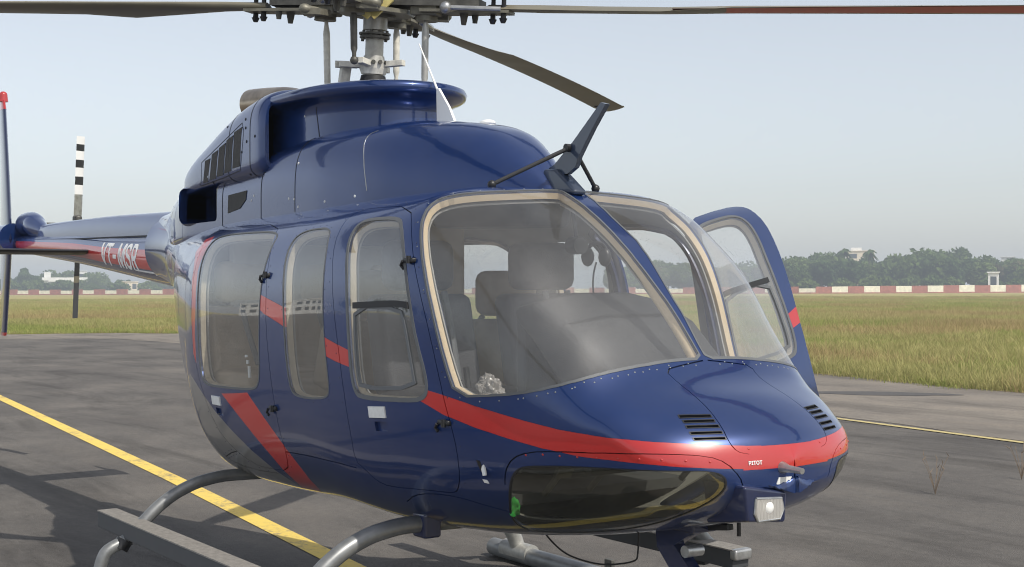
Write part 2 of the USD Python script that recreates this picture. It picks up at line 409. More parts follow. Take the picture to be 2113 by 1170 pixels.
def blotch(cx, cy, a, b, rot, seed):
    th = np.linspace(0, 2 * np.pi, 60, endpoint=False)
    r = .75 + .5 * meshkit.fbm(np.c_[np.cos(th) * 1.5 + seed, np.sin(th) * 1.5, 0 * th], 4, seed)
    p = np.stack([a * r * np.cos(th), b * r * np.sin(th)], 1)
    return affinity.translate(affinity.rotate(sg.Polygon(p), rot, origin=(0, 0)), cx, cy)


pale = sg.Polygon(np.vstack([rough_edge([(45, 1.2), (-2.3, 8.9), (-5.1, 9.4), (-12, 11.2), (-20, 11.5), (-37, 11.0), (-40, 5), (-42, 0), (-60, -11), (-250, -74)], .5, seed=4), [(-260, -74), (-260, 60), (60, 60), (60, 2)]])).buffer(0)
sheet("apron_edge", pale.intersection(apron_poly.buffer(0)), .004, "asphalt_pale", kind="structure")
sheet("verge", sg.LineString(edge).buffer(.32).difference(sg.LineString(rough_edge(EDGE, .9, seed=9)).buffer(.12)).buffer(0), .008, "soil", kind="structure")
sheet("tar_patch", blotch(-7.3, 12.55, 1.15, .35, 42, 3), .008, "tar_patch", kind="structure")  # irregular blotch, darker than the apron around it

# grass: tufts planted over the field, thick near the apron
def tuft(n, h, seed, spread):
    r = np.random.default_rng(seed)
    V, F = [], []
    for k in range(n):
        a, lean, hh, w = r.uniform(0, 2 * np.pi), r.uniform(.05, 1.1), h * r.uniform(.35, 1.15), r.uniform(.003, .007)
        o = np.array([r.normal(0, spread), r.normal(0, spread), -.02])
        d = np.array([np.cos(a), np.sin(a), 0]); s = np.array([-d[1], d[0], 0])
        m, t = o + d * hh * lean * .35 + [0, 0, hh * .6], o + d * hh * lean + [0, 0, hh]
        k0 = len(V) 
        V += [o - s * w, o + s * w, m - s * w * .8, m + s * w * .8, t]
        F += [[k0, k0 + 1, k0 + 3], [k0, k0 + 3, k0 + 2], [k0 + 2, k0 + 3, k0 + 4]]
    return trimesh.Trimesh(np.array(V), np.array(F), process=False)


inst = UsdGeom.PointInstancer.Define(stage, "/World/grass")
say(inst.GetPrim(), kind="stuff", label="tall yellow-green grass of the airfield beyond the apron", category="grass")
UsdGeom.Scope.Define(stage, "/World/grass/tufts")
protos = []
for k, (n, h, sp, mt) in enumerate([(44, .15, .13, "blade_grass"), (36, .20, .12, "blade_grass"), (50, .13, .15, "blade_green"), (18, .32, .10, "blade_grass"), (150, .24, .5, "blade_grass"), (150, .20, .5, "blade_green"), (14, .30, .12, "blade_brown"), (90, .30, .5, "blade_brown")]):
    p = f"/World/grass/tufts/tuft_{k:03d}" if k else "/World/grass/tufts/tuft"
    usdkit.mesh(stage, p, tuft(n, h, 40 + k, sp), M[mt], smooth=False)
    protos.append(p)
inst.CreatePrototypesRel().SetTargets([Sdf.Path(p) for p in protos])
shapely.prepare(apron_poly)
P_, I_ = [], []
def plant(n, near, far, kinds, kp):
    # by bearing from the apron and distance, within what the photograph takes in and a margin
    ang = YAW + rng.uniform(-.50, .50, n)
    d = near * (far / near) ** rng.random(n)
    q = np.stack([CAM[0] + d * np.cos(ang), CAM[1] + d * np.sin(ang)], 1)
    f = meshkit.fbm(np.c_[q * .22, np.zeros(n)], 4, 5)
    keep = (~shapely.contains_xy(apron_poly.buffer(-.25), q[:, 0], q[:, 1])) & (rng.random(n) < .35 + 1.1 * f)
    q, f = q[keep], f[keep]
    k = rng.choice(kinds, len(q), p=kp)
    g = meshkit.fbm(np.c_[q * .10, np.zeros(len(q)) + 9], 3, 8)
    green = np.clip((g - .46) * 6, 0, 1) > rng.random(len(q))
    k = np.where(green & (k < 4), 2, np.where(green & (k >= 4), 5, k))
    w_ = meshkit.fbm(np.c_[q * .16, np.zeros(len(q)) + 3], 4, 17)
    k = np.where(np.clip((w_ - .52) * 5, 0, .8) > rng.random(len(q)), np.where(k >= 4, 7, 6), k)
    P_.append(np.c_[q, np.full(len(q), -.01)]); I_.append(k)
plant(70000, 14, 62, [0, 1, 2, 3], [.42, .28, .22, .08])
plant(30000, 55, 230, [4, 5], [.72, .28])
# thin fringe along the very edge
s = rng.random(2600) * (len(edge) - 1); i = s.astype(int); q = edge[i] + (edge[np.minimum(i + 1, len(edge) - 1)] - edge[i]) * (s - i)[:, None] + rng.normal(0, .16, (2600, 2))
P_.append(np.c_[q, np.full(len(q), -.01)]); I_.append(rng.choice([0, 2], len(q)))
P_, I_ = np.vstack(P_), np.concatenate(I_)
a = rng.uniform(0, np.pi, len(P_)); sc = rng.uniform(.7, 1.35, len(P_))
inst.CreatePositionsAttr(Vt.Vec3fArray.FromNumpy(P_.astype(np.float32)))
inst.CreateProtoIndicesAttr(Vt.IntArray.FromNumpy(I_.astype(np.int32)))
inst.CreateOrientationsAttr(Vt.QuathArray([Gf.Quath(float(np.cos(t)), 0, 0, float(np.sin(t))) for t in a]))
inst.CreateScalesAttr(Vt.Vec3fArray.FromNumpy(np.stack([sc, sc, sc * rng.uniform(.8, 1.2, len(sc))], 1).astype(np.float32)))

for px_, py_, sd in ((1930, 1020, 1), (2108, 990, 2)):
    d = fw + (px_ - 1056.5) / FPX * rt - (py_ - 585) / FPX * up
    g0 = CAM - d * CAM[2] / d[2]
    r_ = np.random.default_rng(sd)
    st_ = []
    for k in range(9):
        a_, l_ = r_.uniform(0, 6.28), r_.uniform(.12, .30)
        q_ = g0 + np.array([math.cos(a_), math.sin(a_), 0]) * l_ * .35
        st_.append(tube(bend([g0, (g0 + q_) / 2 + [0, 0, l_ * .6], q_ + [0, 0, l_]], 3), [.0022] * 7, 4))
        st_.append(tube([q_ + [0, 0, l_], q_ + [r_.uniform(-.04, .04), r_.uniform(-.04, .04), l_ + .03]], [.004, .001], 4))
    put("dry_weed", st_, "straw", smooth=False, label=("thin dry weed standing on the apron at the far right edge" if sd == 2 else "thin dry weed on the dark apron right of the nose"), category="weed")

# ---------------------------------------------------------------- perimeter wall of red and white panels
wall = xform("perimeter_wall", label="low airfield boundary wall painted in red and cream blocks before the trees", category="wall")
WALL = np.array([(-545, 40), (-228, 252), (-120, 470)], float)
wt = np.r_[0, np.cumsum(np.linalg.norm(np.diff(WALL, axis=0), axis=1))]
PW = 4.3
for k in range(int(wt[-1] / PW)):
    s0, s1 = k * PW, (k + 1) * PW - .05
    a, b = [np.array([np.interp(s, wt, WALL[:, 0]), np.interp(s, wt, WALL[:, 1])]) for s in (s0, s1)]
    near = s0 > wt[1] + 60
    h = (1.75 if s0 < wt[1] else 1.75 + min(.55, (s0 - wt[1]) / 150)) + rnd.uniform(-.06, .06)
    white = k % 2 == 0
    hh = h - .35 if white and s0 < wt[1] else h
    if white:
        put("panel", bar([*a, .3 + (hh - .3) / 2], [*b, .3 + (hh - .3) / 2], .24, hh - .3, r=0), "lime_white", wall, smooth=False)
    else:
        put("panel", bar([*a, hh / 2], [*b, hh / 2], .22, hh, r=0), "brick_red", wall, smooth=False)
a, b, c = WALL
put("footing", [bar([*a, .15], [*b, .15], .30, .3, r=0), bar([*b, .15], [*c, .15], .30, .3, r=0)], "brick_red", wall, smooth=False)

# ---------------------------------------------------------------- trees
def crown(seed, R, H, n, size, lobes):
    """Leaf clumps as small faces spread through the volume of a few uneven lobes."""
    r = np.random.default_rng(seed)
    C = [np.array([r.normal(0, R * .42), r.normal(0, R * .42), H * r.uniform(.42, .86)]) for _ in range(lobes)]
    S = [R * r.uniform(.36, .62) for _ in range(lobes)]
    V, F = [], []
    k = r.integers(0, lobes, n)
    u = r.normal(size=(n, 3)); u /= np.linalg.norm(u, axis=1)[:, None]
    rad = r.uniform(.45, 1.06, n) ** .6
    c = np.array(C)[k] + u * (np.array(S)[k] * rad)[:, None] * [1, 1, .82]
    c = c[(meshkit.fbm(c * .55, 3, seed) > .40) & (c[:, 2] > H * .10)]
    n = len(c)
    e1 = r.normal(size=(n, 3)); e1 /= np.linalg.norm(e1, axis=1)[:, None]
    e2 = np.cross(e1, r.normal(size=(n, 3))); e2 /= np.linalg.norm(e2, axis=1)[:, None]
    s = size * r.uniform(.5, 1.2, n)[:, None]
    V = np.stack([c - e1 * s, c + e2 * s * .6, c + e1 * s, c - e2 * s * .6], 1).reshape(-1, 3)
    q = np.arange(n)[:, None] * 4
    return trimesh.Trimesh(V, np.vstack([q + [0, 1, 2], q + [0, 2, 3]]), process=False), C


def trunk(C, h, r0, seed):
    r = np.random.default_rng(seed)
    parts = [tube([[0, 0, -.1], [r.normal(0, .15), r.normal(0, .15), h * .5], [r.normal(0, .3), r.normal(0, .3), h]], [r0, r0 * .75, r0 * .5], 8)]
    for c in C:
        parts.append(tube([[0, 0, h * .8], np.array(c) * [.5, .5, .5] + [0, 0, h * .5], c], [r0 * .45, r0 * .3, r0 * .1], 6))
    return trimesh.util.concatenate(parts)


def make_tree(name, seed, R, H, n, size, lobes, leaf):
    cr, C = crown(seed, R, H, n, size, lobes)
    root = stage.CreateClassPrim("/World/Looks/" + name)   # class prims hold what every copy references
    p = str(root.GetPath())
    usdkit.mesh(stage, p + "/crown", cr, M[leaf], smooth=False)
    usdkit.mesh(stage, p + "/trunk", trunk(C, H * .35, .16 + R * .03, seed), M["bark"], smooth=40)
    return p


def palm(name, seed):
    r = np.random.default_rng(seed)
    root = stage.CreateClassPrim("/World/Looks/" + name); p = str(root.GetPath())
    H = 11.5
    V, F = [], []
    for k in range(26):
        a, el = r.uniform(0, 2 * np.pi), r.uniform(-.5, 1.1)
        L = r.uniform(2.0, 2.9)
        d = np.array([np.cos(a), np.sin(a), 0]); s = np.array([-d[1], d[0], 0])
        pts = [np.array([0, 0, H]) + d * (L * t) * math.cos(el) + [0, 0, L * t * math.sin(el) - 1.5 * t * t] for t in np.linspace(0, 1, 6)]
        for j in range(5):
            w0, w1 = .5 * math.sin(.3 + 2.6 * j / 5), .5 * math.sin(.3 + 2.6 * (j + 1) / 5)
            k0 = len(V)
            for sgn in (-1, 1):
                V += [pts[j], pts[j + 1], pts[j + 1] + s * w1 * sgn - [0, 0, .25], pts[j] + s * w0 * sgn - [0, 0, .25]]
            F += [[k0, k0 + 1, k0 + 2], [k0, k0 + 2, k0 + 3], [k0 + 4, k0 + 5, k0 + 6], [k0 + 4, k0 + 6, k0 + 7]]
    usdkit.mesh(stage, p + "/crown", trimesh.Trimesh(np.array(V), np.array(F), process=False), M["leaves_dark"], smooth=False)
    usdkit.mesh(stage, p + "/trunk", tube([[0, 0, -.1], [.2, .1, 5], [0, 0, H]], [.2, .16, .13], 8), M["bark"])
    return p


KINDS = [make_tree("broad_tree_kind", 1, 4.6, 9.0, 2600, .62, 9, "leaves_green"), make_tree("dark_tree_kind", 2, 4.0, 8.4, 2400, .6, 8, "leaves_dark"),
         make_tree("dry_tree_kind", 3, 4.2, 8.2, 1700, .55, 8, "leaves_dry"), make_tree("bushy_tree_kind", 4, 5.2, 6.4, 2600, .62, 10, "leaves_green"),
         make_tree("tall_tree_kind", 5, 3.8, 10.6, 2600, .6, 10, "leaves_dark"), make_tree("shrub_kind", 6, 3.2, 3.6, 1400, .5, 7, "leaves_green")]
NAMES = ["broad_tree", "dark_tree", "dry_tree", "bushy_tree", "tall_tree", "shrub"]
LAB = ["rounded mid-green tree behind the red and cream wall", "dark green dense tree behind the red and cream wall", "thin greyish dry tree behind the red and cream wall",
       "low wide bushy tree behind the wall", "tall dark tree behind the wall", "low green shrub behind the wall"]
PALM = palm("palm_kind", 11)


def zone(xy):
    d = np.array([xy[0] - CAM[0], xy[1] - CAM[1]])
    px = 1056.5 + FPX * (d @ rt[:2]) / (d @ fw[:2])
    for lim, words in ((180, "at the left edge"), (420, "under the tail boom"), (1100, "behind the cabin"), (1640, "right of the open door"), (1760, "left of the tower"), (1900, "right of the tower"), (2050, "left of the guard post")):
        if px < lim:
            return words
    return "right of the guard post"


def grow(kind, xy, s, rz, group="trees behind the boundary wall", label=None, name=None, src=None):
    p = numbered("/World", name or NAMES[kind])
    x = UsdGeom.Xform.Define(stage, p)
    x.AddTranslateOp().Set(Gf.Vec3d(float(xy[0]), float(xy[1]), -.05)); x.AddRotateZOp().Set(float(rz)); x.AddScaleOp().Set(Gf.Vec3f(s, s, s))
    x.GetPrim().GetReferences().AddInternalReference(src or KINDS[kind]); x.GetPrim().SetInstanceable(True)
    say(x.GetPrim(), label=label or LAB[kind] + ", " + zone(xy), category="palm" if src == PALM else "shrub" if kind == 5 else "tree", group=group and (group if label else group + ", " + zone(xy)))


def on_bearing(px, dist):
    """The ground point at a distance along the bearing of a column of the 2113-wide view."""
    d = fw + (px - 1056.5) / FPX * rt
    d = d[:2] / np.linalg.norm(d[:2])
    return CAM[:2] + d * dist


tr = random.Random(21)
px = 1280
while px < 2330:                                     # the thick belt on the right
    for lay in range(3):
        d = 415 + 22 * lay + tr.uniform(-8, 8) + (px - 1700) * .03
        prof = np.interp(px, [1280, 1560, 1600, 1660, 1700, 1760, 1830, 1870, 1900, 1960, 2040, 2090, 2330], [.8, .78, .80, .98, 1.0, .95, .92, 1.10, 1.12, 1.06, .90, .86, .80])
        k = tr.choices([0, 1, 2, 3, 4], [4, 3, 1.2, 2, 1])[0] if lay else tr.choices([0, 1, 2, 3], [3, 2, 1.6, 3])[0]
        base = [9.0, 8.4, 8.2, 6.4, 10.6][k]
        s = prof * (11.9 if lay else 9.8) / base * tr.uniform(.84, 1.06) * (.82 if k == 3 else 1)
        grow(k, on_bearing(px + tr.uniform(-16, 16), d), s, tr.uniform(0, 360))
    px += 27
for p_, d_, s_ in [(1740, 440, 1.16), (1793, 437, 1.12)]:
    grow(0, on_bearing(p_, d_), s_, 40 * s_, None, "palm with a ragged head standing just %s of the cream tower block" % ("left" if p_ < 1760 else "right"), "palm_tree", PALM)
px = -210
while px < 620:                                      # the thinner belt on the left
    for lay in range(2):
        k = tr.choices([0, 1, 2, 3], [3, 1, 2, 3])[0]
        if tr.random() < .25:
            continue
        prof = np.interp(px, [-200, 0, 80, 110, 180, 230, 300, 360, 620], [.85, .8, .85, .8, .85, .75, .62, .6, .75])
        base = [9.0, 8.4, 8.2, 6.4, 10.6][k]
        grow(k, on_bearing(px + tr.uniform(-14, 14), 640 + 40 * lay + tr.uniform(-8, 8)), prof * 9.8 / base * tr.uniform(.8, 1.08), tr.uniform(0, 360))
    px += 30
grow(4, on_bearing(57, 590), 1.08, 70, None, "tallest dark tree on the left, beside the grey building behind the wall")
for k in range(26):
    grow(5, on_bearing(tr.uniform(-60, 420), 555 + tr.uniform(0, 25)), tr.uniform(.8, 1.4), tr.uniform(0, 360), "shrubs along the wall")
for k in range(34):
    grow(5, on_bearing(tr.uniform(1560, 2250), 392 + tr.uniform(0, 14)), tr.uniform(.7, 1.25), tr.uniform(0, 360), "shrubs along the wall")
# trees and a building behind the photographer, met again in the glass
for k in range(60):
    an = math.radians(-150 + k * 4.1)
    grow(tr.choice([0, 1, 3]), (5 + math.cos(an) * 290, -3 + math.sin(an) * 290), tr.uniform(.9, 1.3), tr.uniform(0, 360), "trees on the far side of the airfield", "green tree of the belt on the near side of the airfield, behind the viewer")


# ---------------------------------------------------------------- far buildings
def block(name, px, dist, w, dep, z1, m, cols, rows, label, roof=.25, z0=0.0, at=None):
    c = on_bearing(px, dist) if at is None else np.array(at, float)
    d = c - CAM[:2]; ang = math.degrees(math.atan2(d[1], d[0])) - 90
    t = xform(name, loc=(c[0], c[1], 0), rz=ang, label=label, category="building")
    put("wall", box([-w / 2, 0, z0], [w / 2, dep, z1]), m, t, smooth=False)
    put("roof", box([-w / 2 - .25, -.25, z1 + .003], [w / 2 + .25, dep + .25, z1 + roof]), m, t, smooth=False)
    for i in range(cols):
        for j in range(rows):
            x = -w / 2 + w * (i + .5) / cols; z = z0 + .9 + (z1 - z0 - .9) * (j + .25) / rows
            put("window", box([x - w / cols * .28, -.04, z], [x + w / cols * .28, .05, z + (z1 - z0) / rows * .45]), "window_dark", t, smooth=False)
    return t


tw = block("tower_block", 1775, 520, 10.5, 10, 15.2, "plaster_cream", 2, 4, "cream tower block rising above the trees between the two palms")
put("water_tank", box([-3.4, 2, 15.45], [.6, 6, 16.6]), "plaster_white", tw, smooth=False)
gb = block("long_building", 130, 630, 17.5, 9, 5.2, "plaster_grey", 9, 1, "long building with white roof band and a row of dark openings on the left", roof=1.9)
put("parapet", box([-8.9, -.6, 5.3], [10.5, -.3, 7.2]), "plaster_white", gb, smooth=False)
put("roof_hut", box([-8.0, .5, 7.103], [-5.2, 5, 9.6]), "plaster_white", gb, smooth=False)
block("grey_building", 80, 615, 7.6, 8, 5.6, "plaster_grey", 2, 1, "plain grey low building at the left end beside the tall dark tree")
block("white_house", 168, 650, 4.8, 6, 10.2, "plaster_white", 1, 2, "small white house right of the long building's roof band")
block("cream_shed", 262, 610, 9.5, 6, 5.0, "plaster_cream", 3, 1, "pale shed behind the wall, under the tail boom")
gt = block("guard_post", 2050, 372, 2.7, 2.7, 5.2, "plaster_white", 1, 1, "white guard post standing at the wall on the right", roof=.35, z0=0)
block("hill_house", 2080, 470, 4.2, 4, 11.3, "plaster_white", 1, 2, "small white house roof among the treetops far right")
block("terminal_building", 0, 0, 26, 10, 8.0, "plaster_white", 8, 2, "white terminal building far off on the near side, met only in the side glass", roof=.5, at=(-225, -100))

# ---------------------------------------------------------------- haze
hz = box([-1400, -1400, -1.2], [1400, 1400, 24])
put("haze", hz, "air", smooth=False, kind="stuff", label="pale haze over the airfield", category="haze")

# ---------------------------------------------------------------- curved surfaces of the helicopter
class Surf:
    """A grid of points P[u, v] with metric-like coordinates U, V; patches of it are cut out as panels."""
    def __init__(self, P, U, V, pole=False):
        self.P, self.U, self.V = P, np.asarray(U, float), np.asarray(V, float)
        du, dv = np.gradient(P, axis=0), np.gradient(P, axis=1)
        n = np.cross(du, dv)
        l = np.linalg.norm(n, axis=2, keepdims=True)
        n = n / np.maximum(l, 1e-12)
        if pole:
            for j in (0, -1):
                n[:, j, 1] = 0
            n /= np.maximum(np.linalg.norm(n, axis=2, keepdims=True), 1e-9)
        c = P.mean((0, 1))
        if ((P - c) * n).sum() < 0:
            n = -n
        self.N = n

    def at(self, u, v):
        """Points and normals at the coordinates u, v."""
        U, V = self.U, self.V
        i = np.clip(np.searchsorted(U, u, "right") - 1, 0, len(U) - 2)
        j = np.clip(np.searchsorted(V, v, "right") - 1, 0, len(V) - 2)
        a = ((u - U[i]) / (U[i + 1] - U[i]))[:, None]
        b = ((v - V[j]) / (V[j + 1] - V[j]))[:, None]
        def mix(G):
            return (G[i, j] * (1 - a) + G[i + 1, j] * a) * (1 - b) + (G[i, j + 1] * (1 - a) + G[i + 1, j + 1] * a) * b
        n = mix(self.N)
        return mix(self.P), n / np.maximum(np.linalg.norm(n, axis=1, keepdims=True), 1e-9)

    def box(self):
        return sg.box(self.U[0], self.V[0], self.U[-1], self.V[-1])

    def cut(self, poly):
        """Triangles of the region poly: (uv, faces)."""
        U, V = self.U, self.V
        x0, x1 = np.meshgrid(U[:-1], V[:-1], indexing="ij"), np.meshgrid(U[1:], V[1:], indexing="ij")
        b = shapely.box(x0[0].ravel(), x0[1].ravel(), x1[0].ravel(), x1[1].ravel())
        shapely.prepare(poly)
        hit = np.nonzero(shapely.intersects(poly, b))[0]
        full = shapely.contains_properly(poly, b[hit])
        uv, fs, n = [], [], 0
        nv = len(V) - 1
        k = hit[full]
        if len(k):
            i, j = k // nv, k % nv
            c = np.stack([np.stack([U[i], V[j]], 1), np.stack([U[i + 1], V[j]], 1), np.stack([U[i + 1], V[j + 1]], 1), np.stack([U[i], V[j + 1]], 1)], 1)
            uv.append(c.reshape(-1, 2))
            q = np.arange(len(k))[:, None] * 4
            fs += [q + [0, 1, 2], q + [0, 2, 3]]
            n = 4 * len(k)
        for g in shapely.intersection(poly, b[hit[~full]]):
            for p in getattr(g, "geoms", [g]):
                if p.geom_type != "Polygon" or p.area < 1e-9:
                    continue
                p = sg.polygon.orient(p)
                v, f = trimesh.creation.triangulate_polygon(p, engine="earcut")
                a, bb, cc = v[f[:, 0]], v[f[:, 1]], v[f[:, 2]]
                s = (bb[:, 0] - a[:, 0]) * (cc[:, 1] - a[:, 1]) - (bb[:, 1] - a[:, 1]) * (cc[:, 0] - a[:, 0])
                f = np.where((s < 0)[:, None], f[:, ::-1], f)
                uv.append(v)
                fs.append(f + n)
                n += len(v)
        if not uv:
            return None
        uv, f = np.vstack(uv), np.vstack(fs)
        key, inv = np.unique(np.round(uv, 6), axis=0, return_inverse=True)
        f = inv.ravel()[f]
        f = f[(f[:, 0] != f[:, 1]) & (f[:, 1] != f[:, 2]) & (f[:, 2] != f[:, 0])]
        return key, f

    def panel(self, poly, out=0.0, thick=0.01, wavy=0.0):
        """A closed panel: outer face at +out, inner face at out - thick. Returns (points, faces, normals). thick 0: one sheet."""
        got = self.cut(poly)
        if got is None:
            return None
        uv, f = got
        p, n = self.at(uv[:, 0], uv[:, 1])
        a, b, c = p[f[:, 0]], p[f[:, 1]], p[f[:, 2]]
        g = np.cross(b - a, c - a)
        if (g * n[f].mean(1)).sum() < 0:
            f = f[:, ::-1]
        P, F, N = [p + n * out], [f], [n]
        if thick:
            q = p + n * (out - thick)
            P.append(q); F.append(f[:, ::-1] + len(p)); N.append(-n)
            e = np.vstack([f[:, [0, 1]], f[:, [1, 2]], f[:, [2, 0]]])
            have = set(map(tuple, e))
            rim = np.array([x for x in have if (x[1], x[0]) not in have])
            if len(rim):
                A, B = P[0][rim[:, 0]], P[0][rim[:, 1]]
                C, D = q[rim[:, 1]], q[rim[:, 0]]
                m = np.cross(B - A, D - A)
                m = -m / np.maximum(np.linalg.norm(m, axis=1, keepdims=True), 1e-12)
                k = 2 * len(p) + np.arange(len(rim))[:, None] * 4
                P.append(np.stack([A, B, C, D], 1).reshape(-1, 3))
                F += [k + [0, 2, 1], k + [0, 3, 2]]
                N.append(np.repeat(m, 4, 0))
        return np.vstack(P), np.vstack(F), np.vstack(N)


def arc_ring(ring, n):
    """ring (..., m, 3) resampled to n points evenly along its length."""
    out = np.empty((len(ring), n, 3))
    for i, r in enumerate(ring):
        s = np.r_[0, np.cumsum(np.linalg.norm(np.diff(r, axis=0), axis=1))]
        if s[-1] < 1e-9:
            out[i] = r[0]
            continue
        t = np.linspace(0, s[-1], n)
        out[i] = np.stack([np.interp(t, s, r[:, k]) for k in range(3)], 1)
    return out


def arc(xs, ys, zs=None):
    d = np.stack([xs, ys] if zs is None else [xs, ys, zs], 1)
    return np.r_[0, np.cumsum(np.linalg.norm(np.diff(d, axis=0), axis=1))]


def half_sections(xs, tab, n, m=500, side=-1, lo=-np.pi / 2):
    """Superellipse half sections. tab: x -> w, zb, zw, zt, nb, nt."""
    w, zb, zw, zt, nb, nt = [PchipInterpolator(tab[:, 0], tab[:, 1 + k])(xs)[:, None] for k in range(6)]
    th = np.linspace(lo, np.pi / 2, m)[None]
    c, s = np.abs(np.cos(th)), np.sin(th)
    c[:, -1] = 0
    if lo < -1.5:
        c[:, 0] = 0
    e = np.where(s > 0, nt, nb)
    y = w * c ** (2 / e)
    z = zw + np.where(s > 0, (zt - zw), (zw - zb)) * np.sign(s) * np.abs(s) ** (2 / e)
    return arc_ring(np.stack([xs[:, None] + 0 * y, side * y, z], -1), n)


# pod: cabin and nose. Columns: x from the rotor mast, half width, bottom, height of greatest width, top, fullness below, fullness above
POD = np.array([[-2.6, 0.238, 1.628, 1.844, 2.06, 2.181, 2.208], [-2.2, 0.273, 1.519, 1.832, 2.04, 2.201, 2.192], [-1.8, 0.361, 1.305, 1.762, 2.02, 2.333, 2.272], [-1.4, 0.494, 0.994, 1.627, 2.0, 2.495, 2.449], [-1.0, 0.612, 0.719, 1.497, 1.99, 2.75, 2.735], [-0.6, 0.705, 0.58, 1.416, 1.98, 3.059, 2.971], [-0.1, 0.746, 0.584, 1.38, 1.98, 2.957, 3.131], [0.5, 0.758, 0.598, 1.363, 1.98, 2.875, 3.503], [1.0, 0.766, 0.588, 1.346, 1.98, 2.807, 4.011], [1.5, 0.749, 0.614, 1.318, 1.98, 2.598, 4.319], [1.9, 0.685, 0.663, 1.231, 1.792, 2.364, 3.932], [2.2, 0.598, 0.719, 1.11, 1.516, 2.113, 2.997], [2.42, 0.531, 0.766, 1.11, 1.279, 2.03, 2.435], [2.58, 0.467, 0.812, 1.047, 1.211, 2.03, 2.03], [2.68, 0.353, 0.858, 1.011, 1.152, 2.03, 2.03], [2.74, 0.202, 0.918, 0.969, 1.102, 2.03, 2.03], [2.775, 0.004, 0.971, 0.92, 1.028, 2.03, 2.03]])
def pod_half(side):
    a = np.linspace(-2.6, 2.2, 76, endpoint=False)
    b = 2.2 + 0.5749 * np.sin(np.linspace(0, np.pi / 2, 44))
    xs = np.r_[a, b]
    R = half_sections(xs, POD, 111, side=side)
    w = PchipInterpolator(POD[:, 0], POD[:, 1])(xs)
    s = Surf(R, arc(xs, w) - 2.6, np.linspace(0, 2.3, 111), True)
    s.N[-1] = [1, 0, 0]
    return s
pod_r, pod_l = pod_half(-1), pod_half(1)

# transmission fairing: the hump in front of the mast
HUMP = np.array([[-.32, .445, 0, 1.93, 2.30, 4, 5.0], [.2, .44, 0, 1.93, 2.335, 4, 4.4], [.6, .405, 0, 1.93, 2.335, 4, 3.8], [.98, .315, 0, 1.93, 2.298, 4, 3.2],
    [1.15, .25, 0, 1.93, 2.255, 4, 2.9], [1.28, .19, 0, 1.93, 2.19, 4, 2.7], [1.38, .14, 0, 1.93, 2.12, 4, 2.6], [1.46, .095, 0, 1.93, 2.05, 4, 2.5], [1.52, .06, 0, 1.93, 1.99, 4, 2.5], [1.56, .03, 0, 1.93, 1.95, 4, 2.5]])
def hump_half(side):
    xs = np.r_[np.linspace(-.32, 1.0, 30, endpoint=False), np.linspace(1.0, 1.56, 30)]
    R = half_sections(xs, HUMP, 51, side=side, lo=0)
    return Surf(R, xs, np.linspace(0, .75, 51), False)
hump_r, hump_l = hump_half(-1), hump_half(1)

# engine cowl (upper) and engine pan (lower): closed rings lofted along x
COWL = np.array([[-1.60, .30, 2.10, 2.115, 2.13, 4, 4], [-1.54, .37, 2.10, 2.13, 2.20, 5, 3.2], [-1.40, .43, 2.10, 2.16, 2.31, 6, 3.4], [-1.1, .455, 2.115, 2.19, 2.43, 6, 3.6], [-.8, .465, 2.125, 2.22, 2.525, 6, 4], [-.55, .47, 2.13, 2.25, 2.575, 6, 4.4], [-.36, .472, 2.13, 2.28, 2.59, 6, 4.6], [-.30, .468, 2.14, 2.29, 2.585, 6, 4.6], [-.275, .455, 2.152, 2.3, 2.57, 6, 4.6]])
PAN = np.array([[-2.6, .16, 1.80, 1.93, 2.08, 3, 3], [-2.2, .24, 1.80, 1.93, 2.11, 4, 3], [-1.9, .33, 1.80, 1.93, 2.15, 5, 4], [-1.6, .40, 1.80, 1.93, 2.17, 6, 5], [-1.4, .425, 1.80, 1.93, 2.18, 6, 6], [-.8, .435, 1.80, 1.95, 2.20, 6, 6], [-.2, .44, 1.80, 1.95, 2.24, 6, 6]])
def loft_half(tab, nx, nv, side, L):
    xs = np.linspace(tab[0, 0], tab[-1, 0], nx)
    return Surf(half_sections(xs, tab, nv, side=side), xs, np.linspace(0, L, nv), True)
cowl_r, cowl_l = loft_half(COWL, 48, 61, -1, 1.0), loft_half(COWL, 48, 61, 1, 1.0)
pan_r, pan_l = loft_half(PAN, 40, 51, -1, 1.1), loft_half(PAN, 40, 51, 1, 1.1)

# hat: neck and flared rim round the mast, horizontal rings. z, front length, half width
HAT = np.array([[2.20, .56, .345], [2.36, .555, .34], [2.42, .555, .34], [2.455, .575, .355], [2.475, .615, .39], [2.487, .64, .415], [2.505, .65, .425], [2.525, .645, .42], [2.54, .61, .39], [2.552, .53, .33], [2.565, .3, .2], [2.57, .05, .05]])
def hat_half(side):
    t = np.r_[0, np.cumsum(np.linalg.norm(np.diff(HAT, axis=0), axis=1))]
    s = np.linspace(0, t[-1], 44)
    z, L, w = [PchipInterpolator(t, HAT[:, k])(s)[:, None] for k in range(3)]
    th = np.linspace(0, np.pi / 2, 200)[None]
    x = -.1 + L * np.cos(th) ** .9
    y = w * np.sin(th) ** .95
    back = np.linspace(0, 1, 40)[None, 1:]
    xb, yb = -.1 - back * .33 + 0 * L, w + 0 * back
    R = np.stack([np.hstack([x, xb]), side * np.hstack([y, yb]), np.hstack([z + 0 * x, z + 0 * xb])], -1)
    R = arc_ring(R, 70)
    return Surf(R, s, np.linspace(0, 1.1, 70), False)
hat_r, hat_l = hat_half(-1), hat_half(1)

